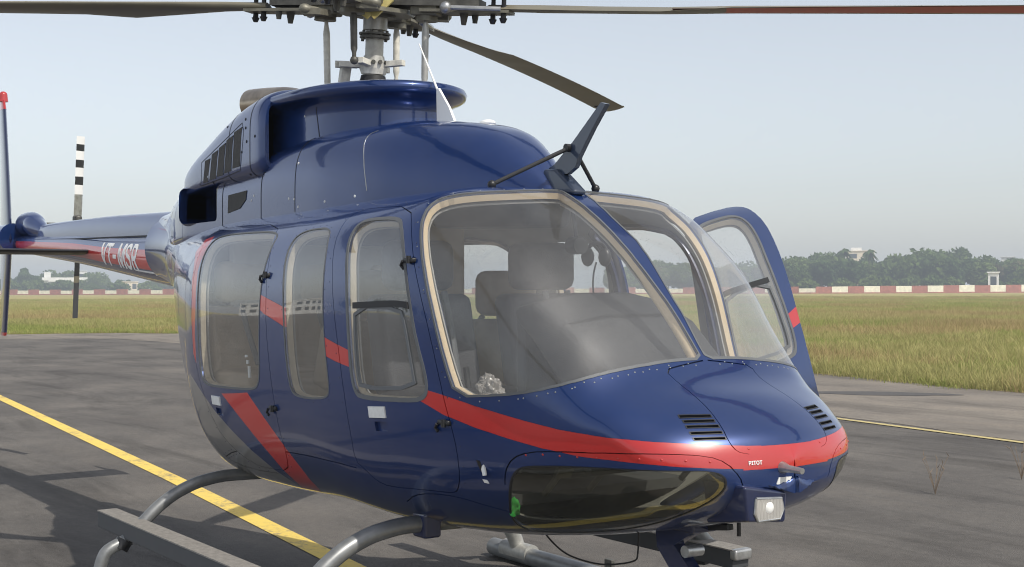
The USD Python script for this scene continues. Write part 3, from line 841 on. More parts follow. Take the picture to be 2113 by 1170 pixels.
# tail boom: x, half width, bottom, mid, top
BOOM = np.array([[-6.55, .075, 1.92, 1.995, 2.07, 2, 2], [-6.3, .085, 1.905, 1.985, 2.065, 2, 2], [-5.6, .105, 1.855, 1.95, 2.045, 2, 2], [-4.6, .135, 1.78, 1.90, 2.02, 2, 2], [-3.6, .16, 1.69, 1.83, 1.97, 2, 2.1], [-2.7, .185, 1.605, 1.78, 1.95, 2, 2.2], [-2.2, .21, 1.56, 1.76, 1.95, 2, 2.3]])
boom_r, boom_l = loft_half(BOOM, 60, 31, -1, .5), loft_half(BOOM, 60, 31, 1, .5)

# outlines on those surfaces: distance along, distance round
TR = {"windshield":[[1.6831,1.5437],[1.6361,1.6245],[1.6096,1.6831],[1.6031,1.7127],[1.6024,1.7425],[1.6109,1.7574],[1.6164,1.7741],[1.6313,1.7905],[1.6561,1.8519],[1.6681,1.896],[1.6752,1.9439],[1.6751,1.9961],[1.6731,2.023],[1.6606,2.1076],[1.644,2.1929],[1.6398,2.2551],[1.6567,2.2623],[1.6962,2.2532],[1.7205,2.2552],[1.7492,2.2539],[1.7966,2.2585],[1.8261,2.2578],[1.8789,2.2608],[1.9728,2.257],[2.0198,2.2523],[2.0577,2.2558],[2.0964,2.2565],[2.2608,2.2743],[2.3006,2.2742],[2.3916,2.281],[2.4278,2.2813],[2.4409,2.2356],[2.4404,1.8705],[2.4355,1.7433],[2.429,1.6616],[2.4205,1.5891],[2.4083,1.5249],[2.3919,1.4678],[2.3802,1.4398],[2.3508,1.3867],[2.3318,1.3597],[2.2877,1.3081],[2.218,1.2425],[2.1483,1.185],[2.1205,1.1657],[2.0636,1.1297],[2.0138,1.1048],[1.9612,1.085],[1.8927,1.0949],[1.8634,1.1496],[1.8355,1.2096],[1.7761,1.3517],[1.7235,1.4665]],"crew_door":[[1.5323,1.662],[1.5682,1.6288],[1.6095,1.5783],[1.6375,1.5341],[1.7107,1.3943],[1.7564,1.2955],[1.789,1.2128],[1.834,1.0846],[1.8685,0.9657],[1.8752,0.9219],[1.8764,0.8756],[1.8672,0.8229],[1.8454,0.7626],[1.8173,0.7127],[1.7876,0.6761],[1.7609,0.6524],[1.7399,0.6437],[1.6927,0.6384],[1.5829,0.6387],[1.3921,0.6431],[1.3104,0.6503],[1.2741,0.662],[1.2455,0.6811],[1.2108,0.7174],[1.177,0.7449],[1.1764,0.7785],[1.1907,0.8269],[1.1968,0.8732],[1.1963,0.9419],[1.1879,1.0129],[1.1665,1.1077],[1.1236,1.2645],[1.0798,1.457],[1.0643,1.5153],[1.057,1.5343],[1.0521,1.5584],[1.0426,1.5837],[1.0402,1.6047],[1.0331,1.6271],[1.0311,1.6449],[1.0249,1.6643],[1.0288,1.6773],[1.03,1.6914],[1.0599,1.713],[1.1192,1.7264],[1.24,1.7234],[1.4058,1.7081]],"crew_window":[[1.2107,1.4345],[1.1786,1.5494],[1.1724,1.5776],[1.1727,1.6028],[1.1757,1.6142],[1.1821,1.6239],[1.1931,1.6315],[1.2076,1.6375],[1.2273,1.6411],[1.2565,1.6428],[1.2946,1.6429],[1.3948,1.6385],[1.4381,1.6337],[1.4707,1.6274],[1.4935,1.6193],[1.5071,1.6092],[1.5416,1.5751],[1.5696,1.5378],[1.593,1.4967],[1.6151,1.4483],[1.6284,1.4126],[1.6871,1.23],[1.7098,1.1748],[1.7319,1.1277],[1.7458,1.0912],[1.7512,1.0643],[1.7481,1.0428],[1.7435,1.0342],[1.7359,1.0263],[1.7252,1.0191],[1.6944,1.0068],[1.6386,0.998],[1.5809,0.9946],[1.4586,0.9958],[1.3879,0.9988],[1.3358,1.003],[1.3037,1.0082],[1.2925,1.0146],[1.2829,1.024],[1.2744,1.0365],[1.2672,1.0521],[1.2552,1.0954],[1.2381,1.2068],[1.2173,1.3996]],"crew_vent":[[1.3667,1.3154],[1.5274,1.3087],[1.5702,1.3002],[1.6105,1.2947],[1.6263,1.2671],[1.6448,1.2175],[1.6905,1.0601],[1.6388,1.0411],[1.6114,1.033],[1.5761,1.0304],[1.4243,1.0276],[1.3189,1.04],[1.3082,1.0676],[1.2988,1.1114],[1.2902,1.1717],[1.285,1.2313],[1.2829,1.2899]],"mid_window":[[0.6196,1.4249],[0.5991,1.5173],[0.5933,1.5574],[0.5931,1.5751],[0.5957,1.5909],[0.6012,1.6049],[0.6111,1.6169],[0.6263,1.6266],[0.6475,1.6337],[0.6746,1.6383],[0.709,1.641],[0.7506,1.6418],[0.853,1.6384],[0.8978,1.6317],[0.9313,1.6215],[0.9546,1.6077],[0.9771,1.5711],[0.9882,1.5482],[1.0012,1.5085],[1.0068,1.4797],[1.0133,1.4183],[1.0166,1.3336],[1.0226,1.2598],[1.0341,1.1832],[1.057,1.0766],[1.0612,1.0484],[1.0619,1.0266],[1.0596,1.0111],[1.0549,1.002],[1.0417,0.9944],[1.0202,0.9884],[0.9899,0.9839],[0.911,0.9786],[0.8324,0.9768],[0.7613,0.9798],[0.7363,0.9843],[0.7185,0.9909],[0.7081,0.9994],[0.6988,1.0122],[0.6829,1.0505],[0.6615,1.1368],[0.649,1.2108],[0.6313,1.3577]],"passenger_door":[[0.2901,1.6945],[0.3236,1.6625],[0.3744,1.6016],[0.4075,1.5486],[0.4181,1.5264],[0.434,1.4763],[0.4442,1.4229],[0.4499,1.3782],[0.456,1.2717],[0.4663,1.1951],[0.4959,1.0598],[0.5075,0.9924],[0.5123,0.9507],[0.5134,0.8705],[0.5067,0.8118],[0.4952,0.7628],[0.4841,0.7325],[0.4668,0.7063],[0.4444,0.6783],[0.4185,0.655],[0.388,0.63],[0.2997,0.5994],[0.1955,0.5936],[0.0984,0.5931],[0.0079,0.5976],[-0.0699,0.6207],[-0.106,0.6405],[-0.147,0.659],[-0.1765,0.6823],[-0.2116,0.7042],[-0.2279,0.7217],[-0.2682,0.7553],[-0.2807,0.7795],[-0.297,0.803],[-0.3167,0.826],[-0.3267,0.8487],[-0.3397,0.871],[-0.3727,0.9147],[-0.3893,0.9424],[-0.4322,0.9971],[-0.4463,1.0232],[-0.4805,1.0752],[-0.5172,1.1668],[-0.5396,1.2712],[-0.5443,1.3297],[-0.5489,1.3591],[-0.5507,1.4063],[-0.5556,1.43],[-0.558,1.4628],[-0.5687,1.4963],[-0.5758,1.5273],[-0.5953,1.5591],[-0.6064,1.5888],[-0.632,1.6204],[-0.6479,1.6502],[-0.6849,1.6824],[-0.7,1.7072],[-0.7292,1.7342],[-0.7172,1.7684],[-0.6035,1.7901],[-0.4099,1.7862],[-0.1703,1.7712],[0.1066,1.7466]],"passenger_window":[[-0.4359,1.3528],[-0.451,1.4396],[-0.4591,1.4749],[-0.4703,1.5111],[-0.5049,1.5955],[-0.5138,1.6243],[-0.5163,1.6497],[-0.5125,1.6716],[-0.4992,1.6891],[-0.4723,1.7011],[-0.4297,1.7067],[-0.3564,1.7086],[-0.2564,1.707],[-0.1341,1.7023],[0.0078,1.6945],[0.1203,1.6865],[0.2081,1.678],[0.2719,1.6695],[0.312,1.6614],[0.344,1.6515],[0.3651,1.6407],[0.3773,1.6283],[0.3898,1.5566],[0.3912,1.5319],[0.3905,1.4827],[0.375,1.2144],[0.3768,1.0998],[0.3745,1.071],[0.3704,1.0476],[0.3651,1.0299],[0.3554,1.0154],[0.3418,1.0041],[0.324,0.9961],[0.3024,0.9913],[0.2655,0.9878],[0.2126,0.9854],[-0.2419,0.9817],[-0.296,0.985],[-0.3372,0.9919],[-0.3645,1.0027],[-0.377,1.0173],[-0.3874,1.0362],[-0.3966,1.0591],[-0.4119,1.1171],[-0.4233,1.1818],[-0.4268,1.2153],[-0.4309,1.3011]],"chin_window":[[2.0081,0.6413],[2.1012,0.7918],[2.1299,0.832],[2.1622,0.8657],[2.1802,0.8801],[2.2,0.8937],[2.2275,0.9091],[2.3289,0.9564],[2.4218,1.0033],[2.4437,1.0134],[2.4851,1.0282],[2.5466,1.0444],[2.5697,1.0542],[2.6442,1.0941],[2.6906,1.1143],[2.8213,1.1472],[2.8521,1.1566],[2.8781,1.1592],[2.8994,1.1555],[2.916,1.1455],[2.9276,1.129],[2.9362,1.1066],[2.9412,1.0783],[2.9417,1.0432],[2.9354,0.9984],[2.9229,0.9494],[2.905,0.899],[2.8832,0.8521],[2.8582,0.8098],[2.8297,0.768],[2.7975,0.727],[2.7615,0.6872],[2.5725,0.4965],[2.5179,0.4512],[2.4086,0.3815],[2.3489,0.3483],[2.2867,0.3211],[2.2251,0.304],[2.1651,0.2957],[2.1063,0.2948],[1.994,0.3043],[1.9478,0.3107],[1.9107,0.32],[1.8848,0.3333],[1.8684,0.3507],[1.8612,0.3717],[1.8617,0.3952],[1.8688,0.4204],[1.8787,0.4458],[1.8915,0.4715],[1.9251,0.5241]],"stripe_nose_right":[[1.7183,1.0006],[1.7544,1.0471],[2.0012,1.0594],[2.0317,1.0639],[2.0903,1.0767],[2.1465,1.0928],[2.3046,1.1443],[2.3561,1.164],[2.4054,1.19],[2.4537,1.2128],[2.4773,1.2215],[2.5467,1.2381],[2.5693,1.2482],[2.6106,1.2697],[2.6969,1.3219],[2.746,1.3559],[2.7952,1.3952],[2.8281,1.4273],[2.8448,1.447],[2.8797,1.4895],[2.917,1.5394],[2.9562,1.6039],[2.9746,1.6491],[2.9933,1.7026],[3.0122,1.7675],[3.0313,1.849],[3.0532,1.9894],[3.084,1.8738],[3.1058,1.7444],[3.1198,1.6017],[3.1287,1.4406],[3.1133,1.3808],[3.0983,1.3377],[3.0744,1.296],[3.0512,1.2687],[3.0288,1.2484],[3.007,1.2323],[2.9857,1.2198],[2.9444,1.2022],[2.8476,1.1854],[2.7912,1.1724],[2.7344,1.1661],[2.6957,1.1589],[2.6541,1.1454],[2.5834,1.1148],[2.5344,1.0981],[2.4885,1.0897],[2.4655,1.0836],[2.29,1.0284],[2.2203,1.0142],[2.1473,0.9952],[2.0971,0.985],[2.019,0.9732],[1.992,0.972],[1.9416,0.9736],[1.8372,0.9782]],"stripe_mid":[[0.3839,1.3786],[0.5866,1.3349],[0.8573,1.273],[1.0444,1.2075],[1.2292,1.1644],[1.236,1.1037],[1.1186,1.1236],[1.0439,1.1398],[0.8571,1.1864],[0.5895,1.2594],[0.4344,1.2977],[0.3914,1.3143]],"stripe_rear":[[-0.1034,0.95],[0.2207,0.9681],[0.3136,0.9069],[0.3949,0.8455],[0.4434,0.8037],[0.4831,0.7607],[0.5156,0.7149],[0.5285,0.6903],[0.5363,0.6641],[0.5382,0.6357],[0.5327,0.6044],[0.4963,0.5305],[0.4526,0.4814],[0.3034,0.3813],[0.2238,0.3732],[0.1298,0.359],[0.0995,0.3774],[0.2289,0.4627],[0.2733,0.51],[0.2921,0.5459],[0.2967,0.5755],[0.2931,0.6017],[0.2948,0.6293],[0.2898,0.6544],[0.2801,0.678],[0.2664,0.7003],[0.2493,0.7216],[0.2064,0.7623],[0.1546,0.8044],[0.0932,0.8451],[0.0223,0.8865],[-0.0587,0.9289]],"stripe_aft":[[-0.7559,1.6177],[-0.7365,1.645],[-0.7316,1.6732],[-0.7464,1.7035],[-0.596,1.7257],[-0.5553,1.6826],[-0.5404,1.6458],[-0.5238,1.6162],[-0.5173,1.5888],[-0.5204,1.563],[-0.5146,1.5376],[-0.5147,1.513],[-0.4986,1.4803],[-0.49,1.4485],[-0.4872,1.4172],[-0.4803,1.3871],[-0.4767,1.3573],[-0.4763,1.3275],[-0.486,1.2083],[-0.4737,1.1254],[-0.4699,1.07],[-0.519,1.1141],[-0.5279,1.1681],[-0.5521,1.2767],[-0.5507,1.3395],[-0.5537,1.3709],[-0.5599,1.4024],[-0.5712,1.4342],[-0.5896,1.466],[-0.5988,1.495],[-0.6156,1.5245],[-0.6433,1.5551],[-0.6884,1.5858]],"grey_swoosh":[[-0.6224,1.0066],[-0.5528,0.9924],[-0.4973,0.9727],[-0.3129,0.8939],[-0.2371,0.8561],[-0.1465,0.8171],[-0.0079,0.7436],[0.0202,0.7265],[0.0689,0.6906],[0.1,0.6715],[0.1276,0.6515],[0.151,0.6302],[0.1699,0.6075],[0.1824,0.5825],[0.2041,0.5616],[0.2196,0.5384],[0.2267,0.5116],[0.2213,0.4794],[0.1871,0.4339],[0.0316,0.4239],[-0.0692,0.4093],[-0.1608,0.4027],[-0.2767,0.386],[-0.298,0.4077],[-0.3887,0.3978],[-0.4584,0.3993],[-0.4879,0.4191],[-0.5063,0.4423],[-0.5149,0.4721],[-0.5585,0.4882],[-0.5644,0.5125],[-0.5775,0.5365],[-0.5763,0.5989],[-0.5684,0.6299],[-0.5514,0.6642],[-0.5483,0.694],[-0.5552,0.7208],[-0.5695,0.7458],[-0.5649,0.775],[-0.5674,0.8025],[-0.5748,0.8288],[-0.5896,0.853],[-0.6128,0.8744],[-0.6284,0.8984],[-0.6494,0.921],[-0.6832,0.9384],[-0.7235,0.9536]],"seam_low":[[-0.4333,0.5921],[-0.2738,0.6396],[-0.1423,0.6672],[0.0125,0.6917],[0.174,0.7073],[0.3459,0.7162],[0.7938,0.7276],[1.0127,0.7275],[1.145,0.721]],"seam_low2":[[-0.4859,0.6737],[-0.4632,0.6516],[-0.4481,0.6275],[-0.4436,0.6001],[-0.4011,0.5845],[-0.3674,0.5663],[-0.2939,0.5612],[-0.2276,0.5542],[-0.0714,0.553],[0.0176,0.5588],[0.1801,0.5655]],"seam_nose":[[2.4486,2.2794],[2.4661,1.991],[2.4811,1.9551],[2.4947,1.9579],[2.529,1.9541],[2.5717,1.9396],[2.5951,1.9289],[2.6419,1.9003],[2.6862,1.8688],[2.7341,1.8237],[2.7864,1.7594],[2.8107,1.7229],[2.8343,1.6848],[2.9114,1.5266],[2.9369,1.4815],[2.9592,1.4641],[2.9901,1.4849]],"seam_chin":[[2.0453,0.742],[2.0787,0.8077],[2.1035,0.8497],[2.1328,0.8912],[2.1666,0.9283],[2.206,0.9621],[2.2564,0.9954],[2.3395,1.0406],[2.4028,1.0792],[2.4559,1.1083],[2.5515,1.147],[2.5964,1.1718],[2.6775,1.2205],[2.8016,1.28],[2.8388,1.3],[2.8537,1.3032],[2.8844,1.3085],[2.9195,1.2902],[2.9529,1.2403],[2.9818,1.1519],[2.9983,1.0656],[3.0012,0.9879],[2.9971,0.9349]],"seam_belly":[[1.36,0.5682],[1.4367,0.5993],[1.4897,0.6129],[1.5474,0.6208],[1.6165,0.6241],[1.6934,0.6238],[1.7612,0.6164],[1.7816,0.6113],[1.8719,0.5826],[1.9368,0.5556]],"seam_roof":[[0.3028,1.7491],[0.4699,1.7499],[0.5778,1.7471],[0.848,1.7326],[0.9768,1.7279],[1.198,1.7265],[1.2376,1.7285],[1.3139,1.7329],[1.3884,1.7479],[1.4161,1.7567],[1.4401,1.7675],[1.4552,1.7797],[1.4659,1.7944],[1.4711,1.8125]],"slots_right":[[[2.6759,1.6327],[2.7091,1.7314],[2.7303,1.8066],[2.7437,1.7844],[2.7226,1.7093],[2.6892,1.6115]],[[2.7038,1.6007],[2.738,1.696],[2.7597,1.7705],[2.773,1.747],[2.7506,1.6748],[2.7156,1.5827]],[[2.729,1.5592],[2.7683,1.6547],[2.7933,1.7316],[2.8063,1.7072],[2.7808,1.6322],[2.7408,1.5402]],[[2.7595,1.5093],[2.7877,1.5662],[2.8015,1.5985],[2.8285,1.6718],[2.8409,1.6457],[2.8133,1.575],[2.7993,1.544],[2.7707,1.4894]],[[2.7859,1.4609],[2.8159,1.5141],[2.8606,1.6134],[2.8729,1.5846],[2.8418,1.5204],[2.8117,1.4647],[2.7965,1.4405]]],"hinge":[[1.6466,1.4801],[1.845,0.9517],[0.4389,1.4573],[0.507,0.9144]],"handle":[[1.4301,0.9444],[-0.1872,0.9141]],"port":[[1.9851,0.8043],[1.9574,0.7368]],"rivet_chin":[[2.2111,0.9582],[2.2853,0.9977],[2.3546,1.0282],[2.4248,1.0656],[2.5022,1.0981],[2.5858,1.1318],[2.6668,1.1784],[2.7378,1.2075],[2.8106,1.2315],[2.8832,1.2599],[2.9742,1.5725]],"rivet_wind":[[2.2141,1.212],[2.3086,1.3016],[2.3851,1.3992],[2.405,1.468],[2.4287,1.5529],[2.4463,1.6443],[2.4534,1.7563],[2.4562,1.8593],[2.4549,2.0077],[2.4551,2.1559]],"louvre":[[[-1.0371,-0.4562,2.2733],[-0.9617,-0.4594,2.28],[-0.9966,-0.4564,2.1585],[-1.0673,-0.4553,2.1555]],[[-0.9353,-0.4592,2.301],[-0.8493,-0.4621,2.3139],[-0.878,-0.4614,2.1681],[-0.9713,-0.4585,2.1644]],[[-0.8296,-0.4621,2.3249],[-0.7403,-0.4645,2.3421],[-0.7723,-0.4649,2.1783],[-0.8624,-0.4624,2.1747]],[[-0.7288,-0.4639,2.3536],[-0.636,-0.466,2.3722],[-0.6645,-0.4676,2.1904],[-0.7581,-0.4655,2.1848]],[[-0.6257,-0.4651,2.3861],[-0.5238,-0.4668,2.403],[-0.5485,-0.4697,2.2062],[-0.6444,-0.4682,2.2013]]],"screen":[[-0.7761,-0.4341,2.0736],[-0.5355,-0.4363,2.0839],[-0.5452,-0.4375,2.0376],[-0.6199,-0.4369,1.9972],[-0.7804,-0.4352,1.9801]],"inlet_side":[[-1.4543,-0.3801,2.1453],[-0.8333,-0.4261,2.1207],[-0.8867,-0.4341,1.934],[-1.3376,-0.4269,1.9667]],"fastener_pan":[[-0.478,0.5758],[-0.4481,0.5957]],"fastener_hump":[[0.0475,0.2458],[-0.0343,0.0831],[0.0627,0.0387],[0.322,0.0504],[0.5634,0.0641],[0.0223,0.0774]],"seam_hump":[[0.6514,0.0877],[0.6414,0.137],[0.6178,0.2271],[0.6048,0.265],[0.5849,0.3121],[0.5772,0.3383],[0.5761,0.3607],[0.5841,0.3789],[0.6149,0.397]],"seam_hat":[[0.2499,0.6071],[0.2187,0.6079],[0.0736,0.5764]],"fastener_hat":[[0.217,0.7251],[0.0821,0.7356]],"nose_placard":[[2.7684,-0.0463,0.9629],[0.9885,-0.1504,0.018]],"nose_text":[[2.747,-0.1502,1.0261],[0.9705,-0.1931,0.1444]],"latch":[0.2292,1.0674],"latch_cowl":[[-0.4905,0.5847],[-0.4765,0.5473],[-0.4603,0.4913],[-0.5224,0.4573],[-0.3586,0.5002],[-0.4629,0.357],[-0.3175,0.3444],[-0.9358,0.3949],[-0.7699,0.6102]],"louvre_frame":[[-1.101,0.5233],[-0.9614,0.531],[-0.8307,0.5408],[-0.6455,0.5591],[-0.5307,0.5754],[-0.5004,0.5393],[-0.5119,0.4881],[-0.5345,0.4116],[-0.548,0.3866],[-0.6258,0.3858],[-0.7916,0.3885],[-0.9483,0.398],[-1.1183,0.4122],[-1.1009,0.4382],[-1.0975,0.494]]}
# ---------------------------------------------------------------- the helicopter
heli = xform("helicopter", label="dark blue helicopter with red stripes parked on the apron", category="helicopter")


def poly(key, grow=0.0):
    g = sg.Polygon(TR[key]).buffer(0)
    return g.buffer(grow, 6) if grow else g


def lines(*keys, w=.003):
    return unary_union([sg.LineString(TR[k]).buffer(w, 3) for k in keys])


UMAX = pod_r.U[-1]
ws, cd, cw, pd, pw, mw, cn = [poly(k) for k in ("windshield", "crew_door", "crew_window", "passenger_door", "passenger_window", "mid_window", "chin_window")]
vent = poly("crew_vent")
st_nose = poly("stripe_nose_right")
UB, ZHI, ZLO = 3.0, 1.077, 1.004
lo_, hi_ = [], []                                    # round the tip of the nose the band keeps its height
for u_ in np.linspace(UB, UMAX, 90):
    vv = np.linspace(0, 2.3, 600); z__ = pod_r.at(np.full(600, u_), vv)[0][:, 2]
    k_ = np.nonzero((z__ <= ZHI) & (z__ >= ZLO))[0]
    if len(k_):
        lo_.append((u_, vv[k_[0]] - (.0 if k_[0] else .1))); hi_.append((u_, vv[k_[-1]] + (.1 if k_[-1] > 597 else 0)))
st_nose = unary_union([st_nose.intersection(sg.box(-9, -9, UB + .001, 9)), sg.Polygon(lo_ + hi_[::-1]).buffer(0)]).buffer(.003).buffer(-.003)
stripes = unary_union([st_nose, poly("stripe_mid"), poly("stripe_rear"), poly("stripe_aft")])
slots = unary_union([sg.Polygon(q).buffer(.003) for q in TR["slots_right"]])
seams = lines("seam_low", "seam_low2", "seam_nose", "seam_chin", "seam_belly", w=.0022)
full = pod_r.box()
cd_g, pd_g = cd.buffer(-.0035), pd.buffer(-.0035)
skin = full.difference(unary_union([ws, cd, pd, mw, cn, slots, seams]))
SIDES = ((pod_r, 1), (pod_l, -1))

def pieces(name, fn, g, m, parent):
    for k in getattr(g, "geoms", [g]):
        if k.geom_type == "Polygon" and k.area > 2e-4:
            q = fn(k)
            if q is not None:
                put(name, q, m, parent)


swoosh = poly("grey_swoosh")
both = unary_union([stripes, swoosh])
fus = put("fuselage", merge([s.panel(skin.difference(both), 0, .012) for s, _ in SIDES]), "blue_paint", heli)
for s, _ in SIDES:
    pieces("red_stripe", lambda g: s.panel(g, 0, .012), skin.intersection(stripes).buffer(-.0008), "red_paint", fus)
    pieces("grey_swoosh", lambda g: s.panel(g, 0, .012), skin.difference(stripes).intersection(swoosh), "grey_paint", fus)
    put("panel_seam", s.panel(seams.buffer(.012), -.009, .012), "seam_dark", fus)
    put("vent_backing", s.panel(slots.buffer(.02), -.03, .006), "seam_dark", fus)
    for q in TR["slots_right"]:
        g = sg.Polygon(q)
        put("vent_slot", s.panel(g.buffer(.0035).difference(g.buffer(-.0015)), .0012, .012), "black_paint", fus)
# rivets round the chin panels, the windshield sill and the doors
def studs(surf, uv, r, out=.0):
    uv = np.array(uv, float)
    p, n = surf.at(uv[:, 0], uv[:, 1])
    ms = []
    for q, m in zip(p, n):
        b = trimesh.creation.icosphere(1, r); b.apply_scale([1, 1, .5])
        T = trimesh.geometry.align_vectors([0, 0, 1], m); T[:3, 3] = q + m * out
        b.apply_transform(T); ms.append(b)
    return trimesh.util.concatenate(ms)
def along(line, d):
    line = line if line.geom_type == "LineString" else sg.LineString(line.exterior.coords)
    return [line.interpolate(k * d).coords[0] for k in range(int(line.length / d))]
def inside(pts):
    return [p for p in pts if pod_r.U[0] + .02 < p[0] < UMAX - .03 and .03 < p[1] < 2.27 and skin.contains(sg.Point(p))]
for s, _ in SIDES:
    put("rivet_row", studs(s, TR["rivet_chin"], .0042), "bare_metal" if 0 else "red_paint", fus)
    put("rivet_row", studs(s, TR["rivet_wind"] + inside(along(ws.buffer(.022), .10)), .0030), "tube_grey", fus)
    put("rivet_row", studs(s, inside(along(mw.buffer(.016), .07)) + inside(along(pd.buffer(.02), .09)) + inside(along(cd.buffer(.02), .09)), .003), "navy_paint", fus)
    put("rivet_row", studs(s, inside(along(sg.LineString(TR["seam_roof"]), .06)) + inside(along(sg.LineString(TR["seam_low"]).buffer(.015), .06)), .003), "navy_paint", fus)

RING = {}
def window_set(parent, s, key, g, m, trim="beige_trim", gasket=.010, gm="rubber", fn=None):
    f = fn or (lambda x: x)
    w = put(key, f(s.panel(g.buffer(-.0008), -.001, 0)), m, parent)
    put("gasket", f(s.panel(g.buffer(gasket, 6).difference(g.buffer(-.002)), .0016, .0045)), gm, parent)
    if trim:
        put("window_trim", f(s.panel(g.buffer(.022, 6).difference(g.buffer(-.002)), -.014, .026)), trim, parent)
    return w


for s, sgn in SIDES:
    w = put("windshield", s.panel(ws.buffer(-.0008), -.001, 0), "clear_glass", heli)
    put("windshield_trim", s.panel(ws.buffer(.022, 6).difference(ws.buffer(-.002)), -.012, .024), "tan_trim", w)
    put("gasket", s.panel(ws.buffer(.006).difference(ws.buffer(-.003)), .0016, .004), "frame_grey", w)
    c = put("chin_window", s.panel(cn.buffer(-.0008), -.001, 0), "chin_glass", heli)
    put("gasket", s.panel(cn.buffer(.005).difference(cn.buffer(-.002)), .0014, .004), "black_paint", c)
    q = put("cabin_window", s.panel(mw.buffer(-.0008), -.001, 0), "side_glass", heli)
    put("gasket", s.panel(mw.buffer(.005).difference(mw.buffer(-.002)), .0014, .004), "frame_grey", q)
    put("window_trim", s.panel(mw.buffer(.022, 6).difference(mw.buffer(-.002)), -.014, .026), "beige_trim", q)

H1, H2 = np.array([1.751, .683, 1.10]), np.array([1.569, .712, 1.69])
ax = (H2 - H1) / np.linalg.norm(H2 - H1)
an = math.radians(DOOR)
K = np.array([[0, -ax[2], ax[1]], [ax[2], 0, -ax[0]], [-ax[1], ax[0], 0]])
ROT = np.eye(3) + math.sin(an) * K + (1 - math.cos(an)) * K @ K


def swing(g):
    if g is None:
        return g
    if isinstance(g, trimesh.Trimesh):
        g = g.copy(); g.vertices = (g.vertices - H1) @ ROT.T + H1
        return g
    return (g[0] - H1) @ ROT.T + H1, g[1], g[2] @ ROT.T


def hinge_mesh(s, uv):
    p, n = s.at(np.array([uv[0]]), np.array([uv[1]]))
    p, n = p[0], n[0]
    ms = [cyl(p + n * .012 - [0, 0, .014], p + n * .012 + [0, 0, .014], .009, n=10), box(p - [.042, .012, .009], p + [.028, .012, .009], .006)]
    ms.append(tube([p + [-.04, 0, -.004] + n * .014, p + [-.055, 0, -.02] + n * .012, p + [-.04, 0, -.032] + n * .01], [.006] * 3, 8))
    return trimesh.util.concatenate([as_tri(m) for m in ms])


def handle_uv(c, w, h):
    return sg.box(c[0] - w / 2, c[1] - h / 2, c[0] + w / 2, c[1] + h / 2)


def make_door(name, s, sgn, edge_, gap_, win, wname, hinges, handle, fn, label, key):
    body = gap_.difference(win)
    hd = handle_uv(handle, .115, .040)
    pocket = handle_uv((handle[0] + .01, handle[1] - .052), .085, .034)
    body2 = body.difference(pocket)
    d = put(name, fn(s.panel(body2.difference(both), 0, .012)), "blue_paint", heli, label=label)
    pieces("red_stripe", lambda g: fn(s.panel(g, 0, .012)), body2.intersection(stripes), "red_paint", d)
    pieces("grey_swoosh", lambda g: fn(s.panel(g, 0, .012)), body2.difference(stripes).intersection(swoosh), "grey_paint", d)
    lw = gap_.buffer(-.018).difference(win.buffer(.004))
    put("inner_panel", fn(s.panel(lw, -.05, .006)), "liner", d)
    put("door_edge", fn(s.panel(gap_.difference(gap_.buffer(-.014)), -.013, .043)), "liner_dark", d)
    window_set(d, s, "window", win, "side_glass", gasket=.013 if key == "crew" else .007, gm="frame_grey", fn=fn)
    if key == "crew":
        fr = sg.LineString(list(vent.exterior.coords)).buffer(.0065)
        put("vent_frame", fn(s.panel(fr.intersection(win.buffer(-.004)), .004, .012)), "frame_grey", d)
        a = np.array(vent.bounds)
        put("vent_rail", fn(s.panel(sg.box(a[0] - .01, a[3] - .004, a[2] + .0, a[3] + .018).intersection(win.buffer(-.006)), .006, .02)), "rubber", d)
    put("handle_plate", fn(s.panel(hd, .006, .006)), "placard", d)
    put("handle_pocket", fn(s.panel(pocket.buffer(.004), -.012, .004)), "blue_paint", d)
    for uv in hinges:
        put("hinge", fn(hinge_mesh(s, uv)), "black_paint", d)
    return d


keep = lambda g: g
# white latch seen through the lower corner of the right rear window
lt = TR["latch"]
hu, hd_ = TR["hinge"], TR["handle"]
make_door("crew_door", pod_r, 1, cd, cd_g, cw, "crew_window", hu[:2], hd_[0], keep, "closed right front crew door with sliding vent window", "crew")
make_door("crew_door", pod_l, -1, cd, cd_g, cw, "crew_window", hu[:2], hd_[0], swing, "left front crew door swung wide open", "crew")
make_door("passenger_door", pod_r, 1, pd, pd_g, pw, "passenger_window", hu[2:], hd_[1], keep, "closed right rear passenger door", "pass")
make_door("passenger_door", pod_l, -1, pd, pd_g, pw, "passenger_window", hu[2:], hd_[1], keep, "closed left rear passenger door", "pass")
for s, sgn in SIDES:
    put("door_jamb", s.panel(unary_union([cd.buffer(.02).difference(cd.buffer(-.012)), pd.buffer(.02).difference(pd.buffer(-.012))]).difference(unary_union([ws.buffer(.01), mw.buffer(.01)])), -.058, .014), "navy_paint", heli)
    lin = sg.box(-1.05, .03, UMAX - .55, 2.28).difference(unary_union([ws.buffer(.004), cd.buffer(.006), pd.buffer(.006), mw.buffer(.004), cn.buffer(.03)]))
    put("cabin_liner", s.panel(lin, -.048, .006), "liner", heli)
put("window_latch", pod_r.panel(unary_union([handle_uv((lt[0], lt[1] - .012), .022, .05), handle_uv((lt[0] - .016, lt[1] + .03), .02, .016), handle_uv((lt[0] - .03, lt[1] + .055), .022, .01)]), -.012, .006), "plastic_white", heli)
